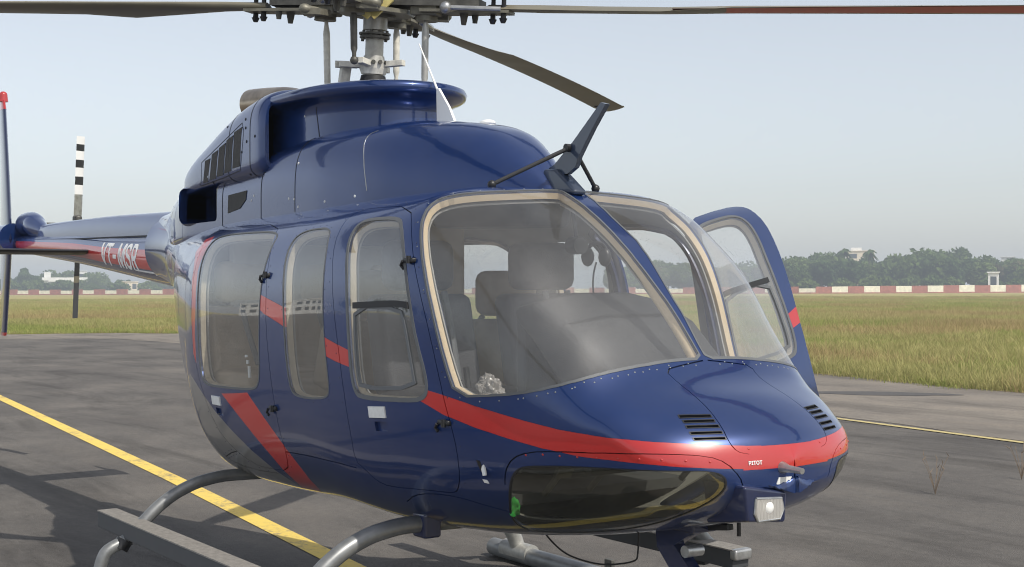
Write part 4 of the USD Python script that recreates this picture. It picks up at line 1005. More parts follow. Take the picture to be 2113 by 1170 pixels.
# small fittings on the right front side: static port and its white marks
uv = np.array(TR["port"][0])
p, n = pod_r.at(uv[:1], uv[1:2])
put("static_port", plate([(0, .032), (.012, -.022), (-.004, -.026), (-.014, -.004)], .006, p[0] + n[0] * .003, (1, 0, .0), (0, 0, 1)), "plastic_white", fus)
put("port_mark", pod_r.panel(handle_uv(TR["port"][1], .022, .016), .002, .002), "plastic_white", fus)
put("port_cup", pod_r.panel(handle_uv((uv[0] - .018, uv[1] + .004), .016, .05), .0015, .002), "black_paint", fus)

# ---- cabin
put("cabin_floor", box([-.5, -.46, .78], [1.75, .46, .82]), "liner_dark", heli)
put("rear_bulkhead", box([-.62, -.50, .80], [-.56, .50, 1.84], .01), "liner", heli)
put("firewall", box([2.22, -.42, .95], [2.25, .42, 1.22]), "panel_black", heli)
gl = []
for x, z, w, zl in ((1.66, 1.52, .27, 1.46), (1.78, 1.535, .29, 1.40), (1.95, 1.46, .29, 1.25), (2.12, 1.34, .26, 1.12), (2.24, 1.26, .22, 1.08)):
    gl += [mf.Manifold.sphere(.035, 16).translate([x, y, z - .035]) for y in (-w, w)] + [mf.Manifold.sphere(.06, 16).translate([x, y, z - .03]) for y in (-w * .45, w * .45)] + [mf.Manifold.sphere(.02, 10).translate([x, y, zl]) for y in (-w * 1.02, w * 1.02)]
ip = put("instrument_panel", [mf.Manifold.batch_hull(gl[k * 6:k * 6 + 12]) for k in range(4)], "panel_black", heli)
put("panel_face", box([1.60, -.27, 1.14], [1.66, .27, 1.50], .01), "panel_black", ip)
for j in range(2):
    for i in range(4):
        put("gauge", cyl([1.592, -.18 + i * .12, 1.42 - j * .12], [1.60, -.18 + i * .12, 1.42 - j * .12], .042), "black_paint", ip)
put("pedestal", box([1.15, -.09, .84], [1.66, .09, 1.16], .02), "panel_black", heli)
col = put("centre_column", [box([.48, -.11, .84], [.66, .11, 1.97], .02)], "leather_tan", heli)
ovh = put("overhead_console", mf.Manifold.batch_hull([mf.Manifold.sphere(.03, 10).translate([x, y, z]) for x, z in ((.75, 1.88), (1.42, 1.86), (1.42, 1.92), (.75, 1.95)) for y in (-.09, .09)]), "panel_black", heli)
put("compass", [cyl([1.60, 0, 1.75], [1.66, 0, 1.75], .035), cyl([1.63, 0, 1.78], [1.60, 0, 1.92], .008)], "black_paint", ovh)
def seat(x, y, w, tall, m, name, face=1):
    t = put(name, [mf.Manifold.batch_hull([mf.Manifold.sphere(.04, 12).translate([x + face * dx, y + dy, z]) for dx in (-.20, .24) for dy in (-w, w) for z in (1.05, 1.15)]), box([x - .2, y - w, .84], [x + .2, y + w, 1.05], .02)], m, heli)
    put("backrest", mf.Manifold.batch_hull([mf.Manifold.sphere(.04, 12).translate([x + face * dx, y + dy, z]) for dx, z in ((-.18, 1.18), (-.26, tall), (-.25, 1.18), (-.32, tall)) for dy in (-w, w)]), m, t)
    put("headrest", mf.Manifold.batch_hull([mf.Manifold.sphere(.045, 12).translate([x + face * dx, y + dy, z]) for dx in (-.27, -.33) for dy in (-w * .55, w * .55) for z in (tall + .10, tall + .22)]), m, t)
    for dy in (-.06, .06):
        put("harness", tube([[x - face * .19, y + dy, tall + .05], [x - face * .13, y + dy, 1.4], [x - face * .04, y + dy * .6, 1.21]], [.014] * 3, 6), "frame_grey", t)
for y in (.31, -.33):
    seat(1.27, y, .19, 1.52, "leather", "crew_seat")
for y in (-.42, 0, .42):
    seat(-.32, y, .18, 1.46, "leather_tan", "passenger_seat")
for y in (-.36, .36):
    seat(.32, y, .18, 1.40, "leather_tan", "rear_facing_seat", -1)
for y in (-.33, .31):
    put("cyclic_stick", tube(bend([[1.42, y, .84], [1.46, y, 1.0], [1.36, y, 1.18], [1.34, y, 1.27]]), .013, 8), "black_paint", heli)
    for dy in (-.10, .10):
        pe = put("pedal", [bar([2.10, y + dy, .93], [2.16, y + dy, 1.03], .07, .016), cyl([2.12, y + dy, .97], [2.0, y + dy, .86], .012, n=8)], "hub_dark", heli)
# small green lump set low behind the chin window, clear film left on the seat
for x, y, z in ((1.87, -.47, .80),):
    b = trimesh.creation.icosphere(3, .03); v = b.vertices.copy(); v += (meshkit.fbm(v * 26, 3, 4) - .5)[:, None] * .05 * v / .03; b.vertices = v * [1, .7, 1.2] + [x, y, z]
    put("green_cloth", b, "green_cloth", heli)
for x, y, z, r in ((1.79, -.52, 1.19, .05), (1.72, -.48, 1.22, .04)):
    b = trimesh.creation.icosphere(4, r); v = b.vertices.copy(); v += (np.abs(meshkit.fbm(v * 30 + x * 9, 4, 4) - .5))[:, None] * 2.2 * v; b.vertices = v * [1, .8, 1.1] + [x, y, z]
    put("clear_wrap", b, "wrap_film", heli, smooth=20)
put("headset", [tube(bend([[1.0, .545, 1.76], [1.01, .60, 1.79], [1.0, .655, 1.76]]), .010, 8), as_tri(mf.Manifold.sphere(.045, 14).scale([.8, .6, 1]).translate([1.0, .55, 1.725])), as_tri(mf.Manifold.sphere(.045, 14).scale([.8, .6, 1]).translate([1.0, .65, 1.725])), tube(bend([[1.0, .60, 1.70], [1.0, .58, 1.6], [1.0, .60, 1.5]]), .004, 6)], "black_paint", heli)
put("door_post", tube(bend([[1.55, 0, 1.93], [1.74, 0, 1.845], [1.93, 0, 1.72], [2.09, 0, 1.57], [2.22, 0, 1.44], [2.34, 0, 1.29]]), .024, 12), "tan_trim", heli, label="centre windshield post")

# ---- upper decks
hump = put("transmission_fairing", merge([s.panel(s.box(), 0, .006) for s in (hump_r, hump_l)]), "blue_paint", heli)
hat = put("rotor_fairing", merge([s.panel(s.box(), 0, .005) for s in (hat_r, hat_l)]), "blue_paint", heli)


def solid(r_, l_):
    """Two mirrored halves of a loft as one Manifold."""
    v, f = [], []
    R = np.concatenate([r_.P, l_.P[:, ::-1][:, 1:-1]], 1)
    nu, nv = R.shape[:2]
    i, j = np.meshgrid(np.arange(nu - 1), np.arange(nv), indexing="ij"); i, j = i.ravel(), j.ravel()
    k = (j + 1) % nv
    a, b, c, d = i * nv + j, (i + 1) * nv + j, (i + 1) * nv + k, i * nv + k
    F = np.vstack([np.stack([a, b, c], 1), np.stack([a, c, d], 1)])
    V = np.vstack([R.reshape(-1, 3), R[0].mean(0), R[-1].mean(0)])
    jj = np.arange(nv); kk = (jj + 1) % nv
    F = np.vstack([F, np.stack([np.full(nv, nu * nv), jj, kk], 1), np.stack([np.full(nv, nu * nv + 1), (nu - 1) * nv + kk, (nu - 1) * nv + jj], 1)])
    m = trimesh.Trimesh(V, F, process=False)
    if m.volume < 0:
        m.invert()
    return mf.Manifold(mf.Mesh(m.vertices.astype(np.float32), m.faces.astype(np.uint32)))


cowl = solid(cowl_r, cowl_l)
duct = mf.Manifold.batch_hull([mf.Manifold.sphere(.035, 16).translate([x, y, z]) for x in (-.64, -.1) for y in (-.40, -.2) for z in (2.225, 2.455)])
duct2 = duct.scale([1, -1, 1])
mid_cut = box([-.34, -.36, 2.1], [-.1, .36, 2.7])
cowl = cowl - duct - duct2
ec = put("engine_cowl", cowl, "blue_paint", heli, smooth=32)
for y in (-1, 1):
    inner = mf.Manifold.batch_hull([mf.Manifold.sphere(.035, 16).translate([x, y_, z]) for x in (-.63, 0) for y_ in (-.396, -.204) for z in (2.229, 2.451)])
    shell = (duct - inner) ^ mf.Manifold.cube([.60, 2, 2]).translate([-.91, -1, 1.5])
    put("intake_lining", shell if y < 0 else shell.scale([1, -1, 1]), "seam_dark", ec)
put("latch", studs(cowl_r, TR["latch_cowl"], .008), "seam_dark", ec)
put("louvre_frame", cowl_r.panel(sg.LineString(list(sg.Polygon(TR["louvre_frame"]).exterior.coords)).buffer(.0018), .001, .004), "seam_dark", ec)
for q in TR["louvre"]:
    put("louvre", prism3(q, .0025, (0, -1, 0)), "mesh_grille", ec)
    put("louvre", prism3(np.array(q) * [1, -1, 1], .0025, (0, 1, 0)), "mesh_grille", ec)
# hoop seams of the cowl
for x in (-.42, -.70):
    iu = np.argmin(abs(cowl_r.U - x))
    put("cowl_seam", merge([s.panel(sg.box(x - .003, .02, x + .003, .98), .0012, .004) for s in (cowl_r, cowl_l)]), "seam_dark", ec)
pan = solid(pan_r, pan_l)
ho = np.array(TR["inlet_side"])
hole = mf.Manifold.batch_hull([mf.Manifold.sphere(.028, 14).translate([x, y, z]) for x in (-1.36, -.965) for z in (1.975, 2.115) for y in (-.7, -.22)])
pn = put("engine_pan", pan - hole, "blue_paint", heli, smooth=32)
put("scoop", (mf.Manifold.batch_hull([mf.Manifold.sphere(.05, 18).translate([x, y, z]) for x, y in ((-1.42, -.36), (-1.37, -.425), (-1.05, -.36)) for z in (1.985, 2.105)]) - hole), "blue_paint", pn)
put("scoop_wall", box([-1.02, -.40, 1.96], [-.96, -.22, 2.13]), "navy_paint", pn)
put("scoop_lining", box([-1.41, -.25, 1.95], [-1.0, -.245, 2.14]), "seam_dark", pn)
put("screen", prism3(TR["screen"], .003, (0, -1, 0)), "mesh_grille", pn)
for x in (-.86, -.36):
    put("pan_seam", merge([s.panel(sg.box(x - .003, .35, x + .003, .9), .0012, .004) for s in (pan_r, pan_l)]), "seam_dark", pn)
fl = []
for u, v in TR["fastener_pan"]:
    fl.append(studs(pan_r, [(u, v)], .007))
put("fastener", fl, "placard", pn)
put("fastener", [studs(hump_r, TR["fastener_hump"], .007)], "placard", hump)
put("fairing_seam", hump_r.panel(sg.LineString(TR["seam_hump"]).buffer(.0022), .0012, .004), "bare_metal", hump)
put("fairing_seam", hump_r.panel(sg.LineString([(.03, .02), (.03, .6)]).buffer(.0025), .0012, .004), "seam_dark", hump)
put("hat_seam", hat_r.panel(sg.LineString(TR["seam_hat"]).buffer(.0025), .0012, .004), "seam_dark", hat)
put("fastener", studs(hat_r, TR["fastener_hat"], .006), "placard", hat)

# exhaust stack: oval pipe turned up and out behind the cowl
ex = bend([[-.30, -.05, 2.42], [-.52, -.10, 2.53], [-.72, -.15, 2.575], [-.98, -.21, 2.585]], 6)
o_ = tube(ex, np.linspace(.075, .085, len(ex)), 24); i_ = tube(np.vstack([ex[1:], ex[-1] + (ex[-1] - ex[-2])]), np.linspace(.071, .080, len(ex)), 24)
put("exhaust_stack", mf.Manifold(mf.Mesh(o_.vertices.astype(np.float32), o_.faces.astype(np.uint32))) - mf.Manifold(mf.Mesh(i_.vertices.astype(np.float32), i_.faces.astype(np.uint32))), "exhaust_steel", heli)
# whip antenna and top beacon
an_ = put("antenna", [plate([(.60, 2.33), (.75, 2.325), (.70, 2.40), (.612, 2.495), (.595, 2.495)], .012, (0, 0, 0), (1, 0, 0), (0, 0, 1)), tube([[.603, 0, 2.48], [.435, 0, 2.724]], [.0055, .003], 8)], "white_paint", heli)
put("cabin_beacon", mf.Manifold.sphere(.04, 16).scale([1.2, .8, .45]).translate([.93, .05, 2.305]), "white_paint", heli)

# ---- wire cutters
wc = put("upper_wire_cutter", [plate([(1.798, 2.292), (1.624, 2.159), (1.50, 2.077), (1.465, 2.066), (1.455, 2.03), (1.50, 2.034), (1.586, 2.034), (1.636, 2.057), (1.658, 2.097), (1.747, 2.20), (1.828, 2.283)], .022, (0, 0, 0), (1, 0, 0), (0, 0, 1)),
    mf.Manifold.batch_hull([mf.Manifold.sphere(.012, 8).translate([x, y, z]) for x, z in ((1.445, 1.985), (1.645, 1.96), (1.463, 2.05), (1.53, 2.045)) for y in (-.022, .022)])], "cutter_paint", heli)
for foot in ((1.50, -.312, 1.985), (1.55, .16, 1.985)):
    put("strut", [cyl([1.60, -.012 if foot[1] < 0 else .012, 2.135], foot, .0085, n=10), as_tri(mf.Manifold.sphere(.018, 10).translate(list(foot)))], "black_paint", wc)
put("strut_bolt", cyl([1.60, -.03, 2.135], [1.60, .03, 2.135], .016, n=10), "black_paint", wc)
lw = put("lower_wire_cutter", [plate([(2.12, .74), (2.34, .78), (2.31, .72), (2.22, .67), (2.30, .60), (2.46, .50), (2.40, .48), (2.20, .58), (2.13, .65)], .05, (0, 0, 0), (1, 0, 0), (0, 0, 1)), box([2.10, -.06, .73], [2.36, .06, .765], .01)], "navy_paint", heli)
put("cutter_bracket", [cyl([2.30, -.045, .66], [2.30, .03, .66], .022, n=12), bar([2.22, -.04, .70], [2.22, -.04, .755], .015, .012), bar([2.255, -.04, .70], [2.255, -.04, .76], .015, .012)], "bare_metal", lw)
# ---- pitot tube, placard, landing light
pt = put("pitot_tube", [tube([[2.73, -.045, 1.004], [2.765, -.045, 1.005], [2.79, -.045, 1.004], [2.85, -.045, 1.002]], [.022, .020, .012, .010], 14)], "bare_metal", heli)
hp = lambda x, y: None
def nose_at(px_uv, w, h):
    return handle_uv(px_uv, w, h)
pp, pn_ = np.array(TR["nose_placard"][0]), np.array(TR["nose_placard"][1])
ex_ = np.cross([0, 0, 1], pn_); ey_ = np.cross(pn_, ex_)
put("white_placard", plate([(-.030, -.012), (.022, -.012), (.032, .012), (-.018, .012)], .003, pp + pn_ * .002, ex_, ey_), "placard", fus)
pp, pn_ = np.array(TR["nose_text"][0]), np.array(TR["nose_text"][1])
ex_ = np.cross([0, 0, 1], pn_); ex_ /= np.linalg.norm(ex_); ey_ = np.cross(pn_, ex_)
tm = meshkit.text_mesh("PITOT", .012, .0015, bold=True); tm.apply_translation([-tm.bounds[1][0] / 2, -.006, 0])
tm.vertices = pp + pn_ * .001 + tm.vertices @ np.stack([ex_, ey_, pn_])
put("stencil", tm, "white_paint", fus)
ll = put("landing_light", mf.Manifold.batch_hull([mf.Manifold.sphere(.010, 8).translate(list(map(float, p_))) for p_ in ([LX, -.215, .95], [LX, -.045, .92], [LX, -.20, .855], [LX, -.05, .84], [2.58, -.20, .95], [2.58, -.02, .94], [2.56, -.17, .82], [2.56, -.02, .82])]), "navy_paint", heli)
put("lamp_lens", prism3([(LX + .012, -.176, .918), (LX + .012, -.064, .91), (LX + .012, -.056, .875), (LX + .012, -.072, .846), (LX + .012, -.168, .846), (LX + .012, -.182, .87)], .004, (1, 0, 0)), "lamp_lens", ll)
put("lamp_rim", [tube([(LX + .012, y, z) for y, z in ((-.176, .918), (-.064, .91), (-.056, .875), (-.072, .846), (-.168, .846), (-.182, .87), (-.176, .918))], .005, 8)], "bare_metal", ll)
put("lamp_bulb", mf.Manifold.sphere(.02, 14).scale([.5, 1, 1]).translate([LX + .012, -.12, .885]), "plastic_white", ll)

# ---- tail boom
st_b = sg.box(boom_r.U[0] - 1, .185, -2.55, .305)
boom_box = boom_r.box()
bm = put("tail_boom", merge([s.panel(boom_box.difference(st_b), 0, .004) for s in (boom_r, boom_l)]), "blue_paint", heli)
put("red_stripe", merge([s.panel(boom_box.intersection(st_b), 0, .004) for s in (boom_r, boom_l)]), "red_paint", bm)
# registration letters, wrapped on the boom
def wrap_text(txt, u0, u1, v0, v1, side, surf):
    t = meshkit.text_mesh(txt, 1.0, .02, bold=True)
    t = t.subdivide().subdivide()
    v = np.array(t.vertices)
    x = (v[:, 0] - v[:, 0].min()) / np.ptp(v[:, 0]); y = (v[:, 1] - v[:, 1].min()) / np.ptp(v[:, 1])
    u = u0 + (u1 - u0) * x; w = v0 + (v1 - v0) * y
    p, n = surf.at(u, w)
    m = trimesh.Trimesh(p + n * (.0015 + .0012 * (v[:, 2] > .01))[:, None], t.faces, process=False)
    m.fix_normals()
    return m
put("registration", wrap_text("VT-MSR", REG[0], REG[1], REG[2], REG[3], -1, boom_r), "white_paint", bm)
put("registration", wrap_text("VT-MSR", REG[1], REG[0], REG[2], REG[3], 1, boom_l), "white_paint", bm)
put("white_arrow", boom_r.panel(sg.Polygon([(-3.02, .163), (-2.62, .163), (-2.62, .152), (-2.45, .166), (-2.62, .186), (-2.62, .175), (-3.02, .172)]), .0015, .002), "white_paint", bm)
cov = np.array([[-5.75, .05, 2.0, 2.02, 2.135, 4, 2.6], [-5.5, .065, 1.98, 2.0, 2.135, 4, 3], [-4.0, .085, 1.90, 1.95, 2.125, 5, 3.2], [-2.6, .115, 1.84, 1.9, 2.095, 5, 3.2], [-2.2, .13, 1.84, 1.9, 2.09, 5, 3.2]])
cv_r, cv_l = loft_half(cov, 30, 31, -1, .4), loft_half(cov, 30, 31, 1, .4)
dc = put("driveshaft_cover", merge([s.panel(s.box(), 0, .004) for s in (cv_r, cv_l)]), "blue_paint", heli)
put("cover_seam", [bar([-5.6, -.085, 1.995], [-2.25, -.150, 1.925], .006, .012)], "seam_dark", dc)
put("gearbox_fairing", [tube(bend([[-5.72, 0, 2.08], [-5.95, 0, 2.12], [-6.2, .02, 2.165], [-6.42, .02, 2.15], [-6.54, .02, 2.08]]), np.r_[np.linspace(.05, .095, 12), np.linspace(.098, .105, 12), np.linspace(.10, .05, 9)][:33], 20)], "blue_paint", heli)
put("fin_mount", tube([[-6.32, -.10, 2.04], [-6.9, -.16, 2.04]], [.13, .11], 24), "blue_paint", heli)
# vertical fin on the right side of the boom end
fy = math.radians(FINYAW)
fx = np.array([math.cos(fy), -math.sin(fy), 0])
def fin_pts(z, lead, chord):
    return [(lead, z), (lead - chord, z)]
def airfoil(c, t, n=14):
    x = (1 - np.cos(np.linspace(0, np.pi, n))) / 2
    y = 5 * t * (.2969 * np.sqrt(x) - .126 * x - .3516 * x ** 2 + .2843 * x ** 3 - .1036 * x ** 4)
    return np.r_[np.c_[x, y], np.c_[x[::-1][1:-1], -y[::-1][1:-1]]] * c
def wing(sections):
    """Loft of aerofoils. Each: (leading-edge point, chord vector unit, thickness vector unit, chord, thickness ratio)."""
    R = []
    for le, cx, ty, c, t in sections:
        a = airfoil(c, t)
        R.append(np.array(le) + a[:, :1] * np.array(cx) + a[:, 1:] * np.array(ty))
    n = len(R[0]); V = np.vstack(R); F = []
    for i in range(len(R) - 1):
        for j in range(n):
            k = (j + 1) % n
            F += [[i * n + j, i * n + k, (i + 1) * n + k], [i * n + j, (i + 1) * n + k, (i + 1) * n + j]]
    V = np.vstack([V, R[0].mean(0), R[-1].mean(0)])
    for j in range(n):
        k = (j + 1) % n
        F += [[len(V) - 2, k, j], [len(V) - 1, (len(R) - 1) * n + j, (len(R) - 1) * n + k]]
    m = trimesh.Trimesh(V, F, process=False)
    m.fix_normals()
    return m
nrm = np.array([fx[1], -fx[0], 0])
O_ = np.array([-6.42, -.115, 0])
fin = put("vertical_fin", [wing([(O_ + [0, 0, 2.03] + fx * .12, -fx, nrm, .80, .085), (O_ + [0, 0, 2.6] - fx * .06, -fx, nrm, .66, .09), (O_ + [0, 0, 3.22] - fx * .30, -fx, nrm, .50, .10)]),
    wing([(O_ + [0, 0, 2.03] + fx * .12, -fx, nrm, .80, .085), (O_ + [0, 0, 1.6] - fx * .06, -fx, nrm, .62, .09), (O_ + [0, 0, 1.20] - fx * .26, -fx, nrm, .46, .09)])], "navy_paint", heli)
put("fin_tip", wing([(O_ + [0, 0, 3.221] - fx * .30, -fx, nrm, .50, .10), (O_ + [0, 0, 3.31] - fx * .36, -fx, nrm, .42, .10)]), "red_paint", fin)
put("fin_tip", wing([(O_ + [0, 0, 1.199] - fx * .26, -fx, nrm, .46, .09), (O_ + [0, 0, 1.17] - fx * .29, -fx, nrm, .40, .09)]), "red_paint", fin)
put("beacon", [cyl(O_ + [0, 0, 3.30] - fx * .42, O_ + [0, 0, 3.36] - fx * .42, .042, .036), as_tri(mf.Manifold.sphere(.036, 14).translate(list(map(float, O_ + [0, 0, 3.36] - fx * .42))))], "beacon_red", fin)
stb = put("horizontal_stabilizer", wing([((-4.05, y, 1.868), (-1, 0, -.05), (0, 0, 1), .40, .09) for y in (-.86, 0, .86)]), "black_paint", heli)
for y in (-.83, .83):
    put("end_plate", wing([((-4.25, y, 1.56), (-1, 0, 0), (0, 1, 0), .36, .06), ((-3.98, y, 1.95), (-1, 0, 0), (0, 1, 0), .52, .06), ((-4.05, y, 2.05), (-1, 0, 0), (0, 1, 0), .48, .06), ((-4.25, y, 2.22), (-1, 0, 0), (0, 1, 0), .30, .06)]), "navy_paint", stb)
# tail rotor on the left side
T0, T1 = np.array([-6.40, .444, 1.327]), np.array([-6.263, .471, 2.962])
hubT = (T0 + T1) / 2
tr_ = put("tail_rotor", [cyl(hubT + [0, -.34, 0], hubT + [0, .05, 0], .04), box(hubT - [.06, .03, .11], hubT + [.06, .03, .11], .02)], "hub_dark", heli)
du = (T1 - T0) / np.linalg.norm(T1 - T0)
cx = np.array([.66, -.75, 0]); cx -= du * (cx @ du); cx /= np.linalg.norm(cx); cy = np.cross(du, cx)
def tail_blade(sg_, stops):
    w_ = .13 if sg_ > 0 else .085
    for a, b, m, nm in stops:
        put(nm, wing([(hubT + du * sg_ * r - cx * .065, cx, cy, w_, .11) for r in (a, b)]), m, tr_)
tail_blade(1, [(.10, .30, "bare_metal", "blade_root"), (.30, .385, "white_paint", "blade"), (.3853, .46, "black_paint", "blade_band"), (.4603, .54, "white_paint", "blade_band"), (.5403, .61, "black_paint", "blade_band"), (.6103, .69, "white_paint", "blade_band"), (.6903, .75, "black_paint", "blade_band"), (.7503, .822, "white_paint", "blade_band")])
tail_blade(-1, [(.10, .30, "bare_metal", "blade_root"), (.30, .44, "black_paint", "blade"), (.4403, .50, "blade_olive", "blade_band"), (.5003, .822, "step_side", "blade_band")])

# ---- main rotor
tl = math.radians(5)
ROTX = np.array([[math.cos(tl), 0, math.sin(tl)], [0, 1, 0], [-math.sin(tl), 0, math.cos(tl)]])   # disc tilted nose-down
HUB = np.array([.025, 0, 2.985])
def disc(p):
    return np.asarray(p, float) @ ROTX.T + HUB
def rot_mesh(m, az=0.0):
    m = as_tri(m).copy()
    c, s = math.cos(math.radians(az)), math.sin(math.radians(az))
    v = m.vertices @ np.array([[c, -s, 0], [s, c, 0], [0, 0, 1]]).T
    m.vertices = disc(v)
    return m
mast_ax = ROTX @ [0, 0, 1]
def on_mast(z):
    return HUB + mast_ax * (z - HUB[2]) / mast_ax[2]
mast = put("rotor_mast", [cyl(on_mast(2.50), on_mast(2.95), .045), cyl(on_mast(2.855), on_mast(2.96), .060), cyl(on_mast(2.70), on_mast(2.73), .056, .05)], "mast_grey", heli)
put("flange", [cyl(on_mast(2.832), on_mast(2.842), .078), cyl(on_mast(2.815), on_mast(2.826), .074)] + [cyl(on_mast(2.805) + [.062 * math.cos(a), .062 * math.sin(a), 0], on_mast(2.85) + [.062 * math.cos(a), .062 * math.sin(a), 0], .008, n=8) for a in np.arange(8) * np.pi / 4], "hub_dark", mast)
put("boot", [cyl(on_mast(2.53 + k * .026), on_mast(2.556 + k * .026), r, r - .006) for k, r in enumerate((.080, .078, .074, .066))], "rubber", mast)
sw = put("swashplate", [cyl(on_mast(2.668), on_mast(2.705), .070, .076), cyl(on_mast(2.64), on_mast(2.668), .06, .07)] + [bar(on_mast(2.685) + [.05 * math.cos(a), .05 * math.sin(a), 0], on_mast(2.685) + [.17 * math.cos(a), .17 * math.sin(a), 0], .035, .028) for a in np.radians([250, 308, 30, 128])], "link_white", heli)
put("bolt", [cyl(on_mast(2.69) + [.074 * math.cos(a), .074 * math.sin(a), 0], on_mast(2.69) + [.082 * math.cos(a), .082 * math.sin(a), 0], .011, n=8) for a in np.radians([255, 280, 305, 330, 355, 20])], "hub_dark", sw)
put("drive_link", [bar(on_mast(2.69) + [-.08, -.11, 0], on_mast(2.56) + [-.09, -.12, 0], .05, .03, (1, 0, 0)), cyl(on_mast(2.69) + [-.10, -.16, 0], on_mast(2.69) + [-.06, -.06, 0], .018, n=10)], "link_white", sw)
for az, zb, m in ((217, 2.50, "link_white"), (308, 2.665, "hub_dark"), (34, 2.52, "mast_grey"), (128, 2.62, "link_white")):
    a = math.radians(az)
    top = disc([.27 * math.cos(a), .27 * math.sin(a), -.03])
    bot = np.array([top[0] * .97, top[1] * .97, zb])
    L = top - bot
    pl = put("pitch_link", [tube([bot, bot + L * .12, bot + L * .2, bot + L * .75, bot + L * .85, top], [.010, .010, .0165, .0175, .010, .010], 14)], m, heli)
    put("rod_end", [as_tri(mf.Manifold.sphere(.021, 12).translate(list(map(float, q)))) for q in (top, bot)], "hub_dark", pl)
AZ = [128.4, 38.4, 218.4, 308.4]
yk = []
for az in AZ:
    yk += [rot_mesh(plate([(0, -.11), (.30, -.075), (.55, -.06), (.55, .06), (.30, .075), (0, .11)], .035, (0, 0, 0), (1, 0, 0), (0, 1, 0)), az)]
hub = put("rotor_hub", yk + [rot_mesh(cyl([0, 0, -.07], [0, 0, .12], .10, n=32))], "hub_dark", heli)
put("damper_plate", [rot_mesh(plate([(math.cos(t) * .19, math.sin(t) * .19) for t in np.arange(8) * np.pi / 4 + .39], .02, (0, 0, -.045), (1, 0, 0), (0, 1, 0)))], "hub_olive", hub)
for az in AZ:
    put("grip", [rot_mesh(m, az) for m in (plate([(.26, -.085), (.50, -.07), (.70, -.05), (.70, .05), (.50, .07), (.26, .085)], .014, (0, 0, -.040), (1, 0, 0), (0, 1, 0)), plate([(.26, -.085), (.50, -.07), (.70, -.05), (.70, .05), (.50, .07), (.26, .085)], .014, (0, 0, .040), (1, 0, 0), (0, 1, 0)),
        cyl([.27, 0, -.085], [.27, 0, .06], .055, .05, 20), box([.20, -.06, -.06], [.34, .06, .04], .01))], "hub_olive", hub)
    put("pitch_horn", [rot_mesh(m, az) for m in (tube(bend([[.34, .02, -.03], [.32, .14, -.045], [.275, .17 if 0 else .06, -.05]]), .022, 10), plate([(.20, .02), (.36, .05), (.33, .15), (.24, .12)], .03, (0, 0, -.055), (1, 0, 0), (0, 1, 0)))], "hub_olive", hub)
    for x, y in ((.60, .02), (.665, -.02)):
        put("blade_bolt", rot_mesh(trimesh.util.concatenate([cyl([x, y, -.075], [x, y, .06], .014, .010, 10), cyl([x, y, -.092], [x, y, -.07], .011, .021, 10)]), az), "black_paint", hub)
    put("damper_bolt", rot_mesh(trimesh.util.concatenate([cyl([.46, 0, -.10], [.46, 0, -.03], .012, .026, 10), cyl([.50, .05, -.085], [.50, .05, -.03], .012, .02, 10)]), az), "hub_dark", hub)
    put("damper_rod", [rot_mesh(cyl([.40, -.10, -.03], [.66, -.05, -.03], .012, n=10), az), rot_mesh(as_tri(mf.Manifold.sphere(.03, 12).translate([.40, -.10, -.03])), az)], "bare_metal", hub)
# yellow angle bracket under the hub, towards the viewer
put("bracket", [bar(Q0, Q1, .05, .012, (.82, -.57, .35)), bar(Q1, Q2, .05, .012, (.82, -.57, .35))], "zinc_yellow", hub)


def main_blade(az, droop, red=False):
    secs = []
    def sec(r, lead, chord, t, tw):
        a = math.radians(tw)
        z = -droop * (r / 5.33) ** 2 - .012
        # lead: leading edge offset in the direction of turn
        le = np.array([r, lead, z]); cxv = np.array([0, -math.cos(a), -math.sin(a)]); tyv = np.array([0, -math.sin(a), math.cos(a)])
        return le, cxv, tyv, chord, t
    root = [sec(.58, .045, .09, .36, 10), sec(.85, .062, .125, .30, 10), sec(1.15, .085, .20, .17, 9.5), sec(1.45, .095, .27, .12, 9)]
    main = [sec(r, .095, .273, .12, 9 - 2.2 * r) for r in np.linspace(1.45, 4.95, 12)]
    tip = [sec(4.95, .095, .273, .12, -1.9), sec(4.97, .095, .285, .12, -1.9), sec(5.06, .095, .273, .11, -2.1), sec(5.20, .085, .19, .10, -2.4), sec(5.29, .072, .11, .09, -2.6), sec(5.335, .05, .035, .08, -2.7)]
    b = put("rotor_blade", rot_mesh(wing(root + main[1:] + tip[1:]), az), "blade_olive", heli)
    put("weight_pocket", rot_mesh(box([4.82, -.05, -droop * .83 - .035], [4.90, .03, -droop * .83 - .022], .003), az), "hub_dark", b)
    def strip(r0, r1, f0, f1, m, nm):
        P = []
        rr = np.linspace(r0, r1, 14)
        pts = []
        for r in rr:
            le, cxv, tyv, c, t = sec(r, .095, .273, .12, 9 - 2.2 * r)
            for f in np.linspace(f0, f1, 5):
                x = f; yv = 5 * t * (.2969 * math.sqrt(x) - .126 * x - .3516 * x ** 2 + .2843 * x ** 3 - .1036 * x ** 4)
                pts.append(le + cxv * c * x - tyv * (c * yv + .0012))
        pts = np.array(pts).reshape(14, 5, 3)
        i, j = np.meshgrid(np.arange(13), np.arange(4), indexing="ij"); i, j = i.ravel(), j.ravel()
        a = i * 5 + j
        F = np.vstack([np.stack([a, a + 1, a + 6], 1), np.stack([a, a + 6, a + 5], 1)])
        put(nm, rot_mesh(trimesh.Trimesh(pts.reshape(-1, 3), F, process=False), az), m, b)
    if red:
        strip(1.5, 3.9, .42, .97, "blade_red", "red_band")
        strip(2.7, 3.9, .36, .415, "blade_white", "white_line")
    return b


for az, dr, red in ((128.4, .135, False), (38.4, -.01, True), (218.4, .02, False), (308.4, .08, False)):
    main_blade(az, dr, red)

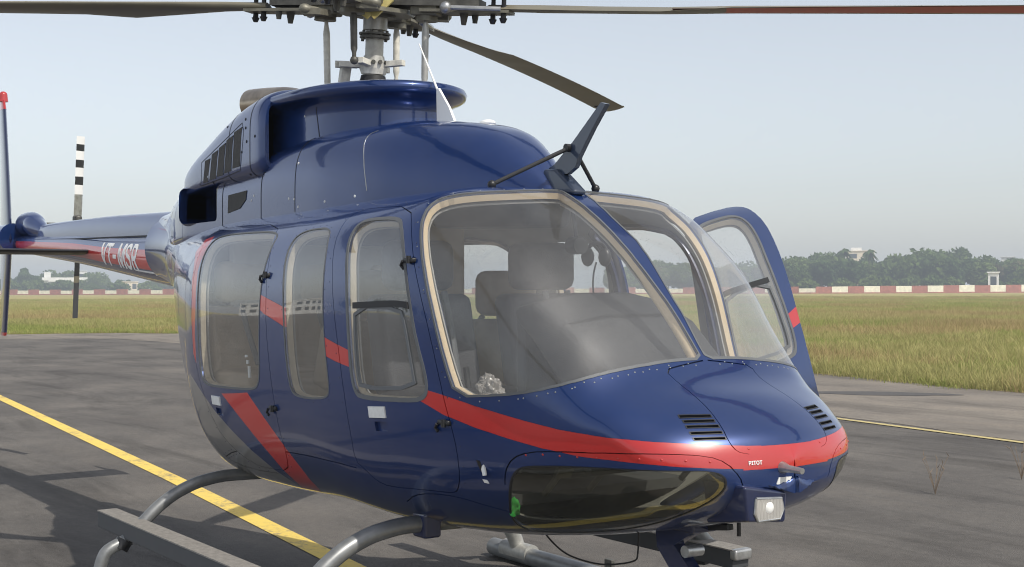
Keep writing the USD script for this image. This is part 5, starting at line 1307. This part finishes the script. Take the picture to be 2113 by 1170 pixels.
# ---- landing gear
for x, belly in ((1.25, .65), (-.52, .645)):
    half = [(.0, belly - .005), (.30, belly), (.55, belly + .005), (.68, belly - .01), (.80, belly - .05), (.90, belly - .11), (.98, belly - .18), (1.06, belly - .255), (1.17, .33), (1.215, .17), (1.24, .085)]
    for sgn in (-1, 1):
        pts = np.array([[x, sgn * y, z] for y, z in half])
        put("cross_tube", tube(bend(pts, 6), .034 if x > 0 else .030, 18), "tube_grey", heli)
        if x > 0:
            put("tube_saddle", [box([x - .05, min(sgn * .42, sgn * .50), belly - .05], [x + .05, max(sgn * .42, sgn * .50), belly + .05], .012)], "navy_paint", heli)
        put("skid_saddle", [tube(bend([[x, sgn * 1.14, .33 - .09], [x, sgn * 1.205, .14], [x, sgn * 1.225, .08]]), [.043] * 17, 16), tube([[x - .13, sgn * 1.23, .065], [x + .13, sgn * 1.23, .065]], [.055, .055], 16)], "mast_grey", heli)
for sgn in (-1, 1):
    sk = put("skid", tube(bend([[-.78, sgn * 1.23, .055], [-.2, sgn * 1.23, .05], [1.5, sgn * 1.23, .05], [1.9, sgn * 1.23, .06], [2.1, sgn * 1.23, .13], [2.22, sgn * 1.23, .26]]), .05, 18), "tube_grey", heli)
    put("skid_fitting", box([.28, sgn * 1.23 - .012, .09], [.34, sgn * 1.23 + .012, .155], .004), "hub_dark", sk)
    sx0, sy0, sy1, sz = (-.90, .99, 1.085, .478) if sgn < 0 else (-1.1, .935, 1.035, .431)
    yl, yh = min(sgn * sy0, sgn * sy1), max(sgn * sy0, sgn * sy1)
    stp = put("step", box([sx0, yl, sz - .085], [1.53, yh, sz - .004], .006), "step_side", heli)
    put("grip_surface", box([sx0, yl - .002, sz - .006], [1.53, yh + .002, sz]), "step_grip", stp)
    put("end_cap", box([1.51, yl - .003, sz - .047], [1.552, yh + .003, sz + .002], .012), "bare_metal", stp)
    for x in (-.52, 1.25):
        put("step_clamp", [bar([x + .03, sgn * (sy1 - .02), sz - .10], [x - .10, sgn * (sy1 - .05), sz - .11], .035, .03), tube([[x, sgn * 1.075, .385], [x, sgn * 1.10, .345]], [.040, .040], 12)], "black_paint", stp)
put("belly_wire", tube(bend([[1.55, -.1, .62], [1.62, -.02, .53], [1.70, .08, .50], [1.80, .16, .53], [1.80, .17, .66]]), .0035, 6), "rubber", heli)
put("chin_fitting", [bar([2.30, .02, .74], [2.45, .03, .76], .03, .02), cyl([2.47, .05, .79], [2.47, .05, .73], .007, n=8)], "black_paint", heli)
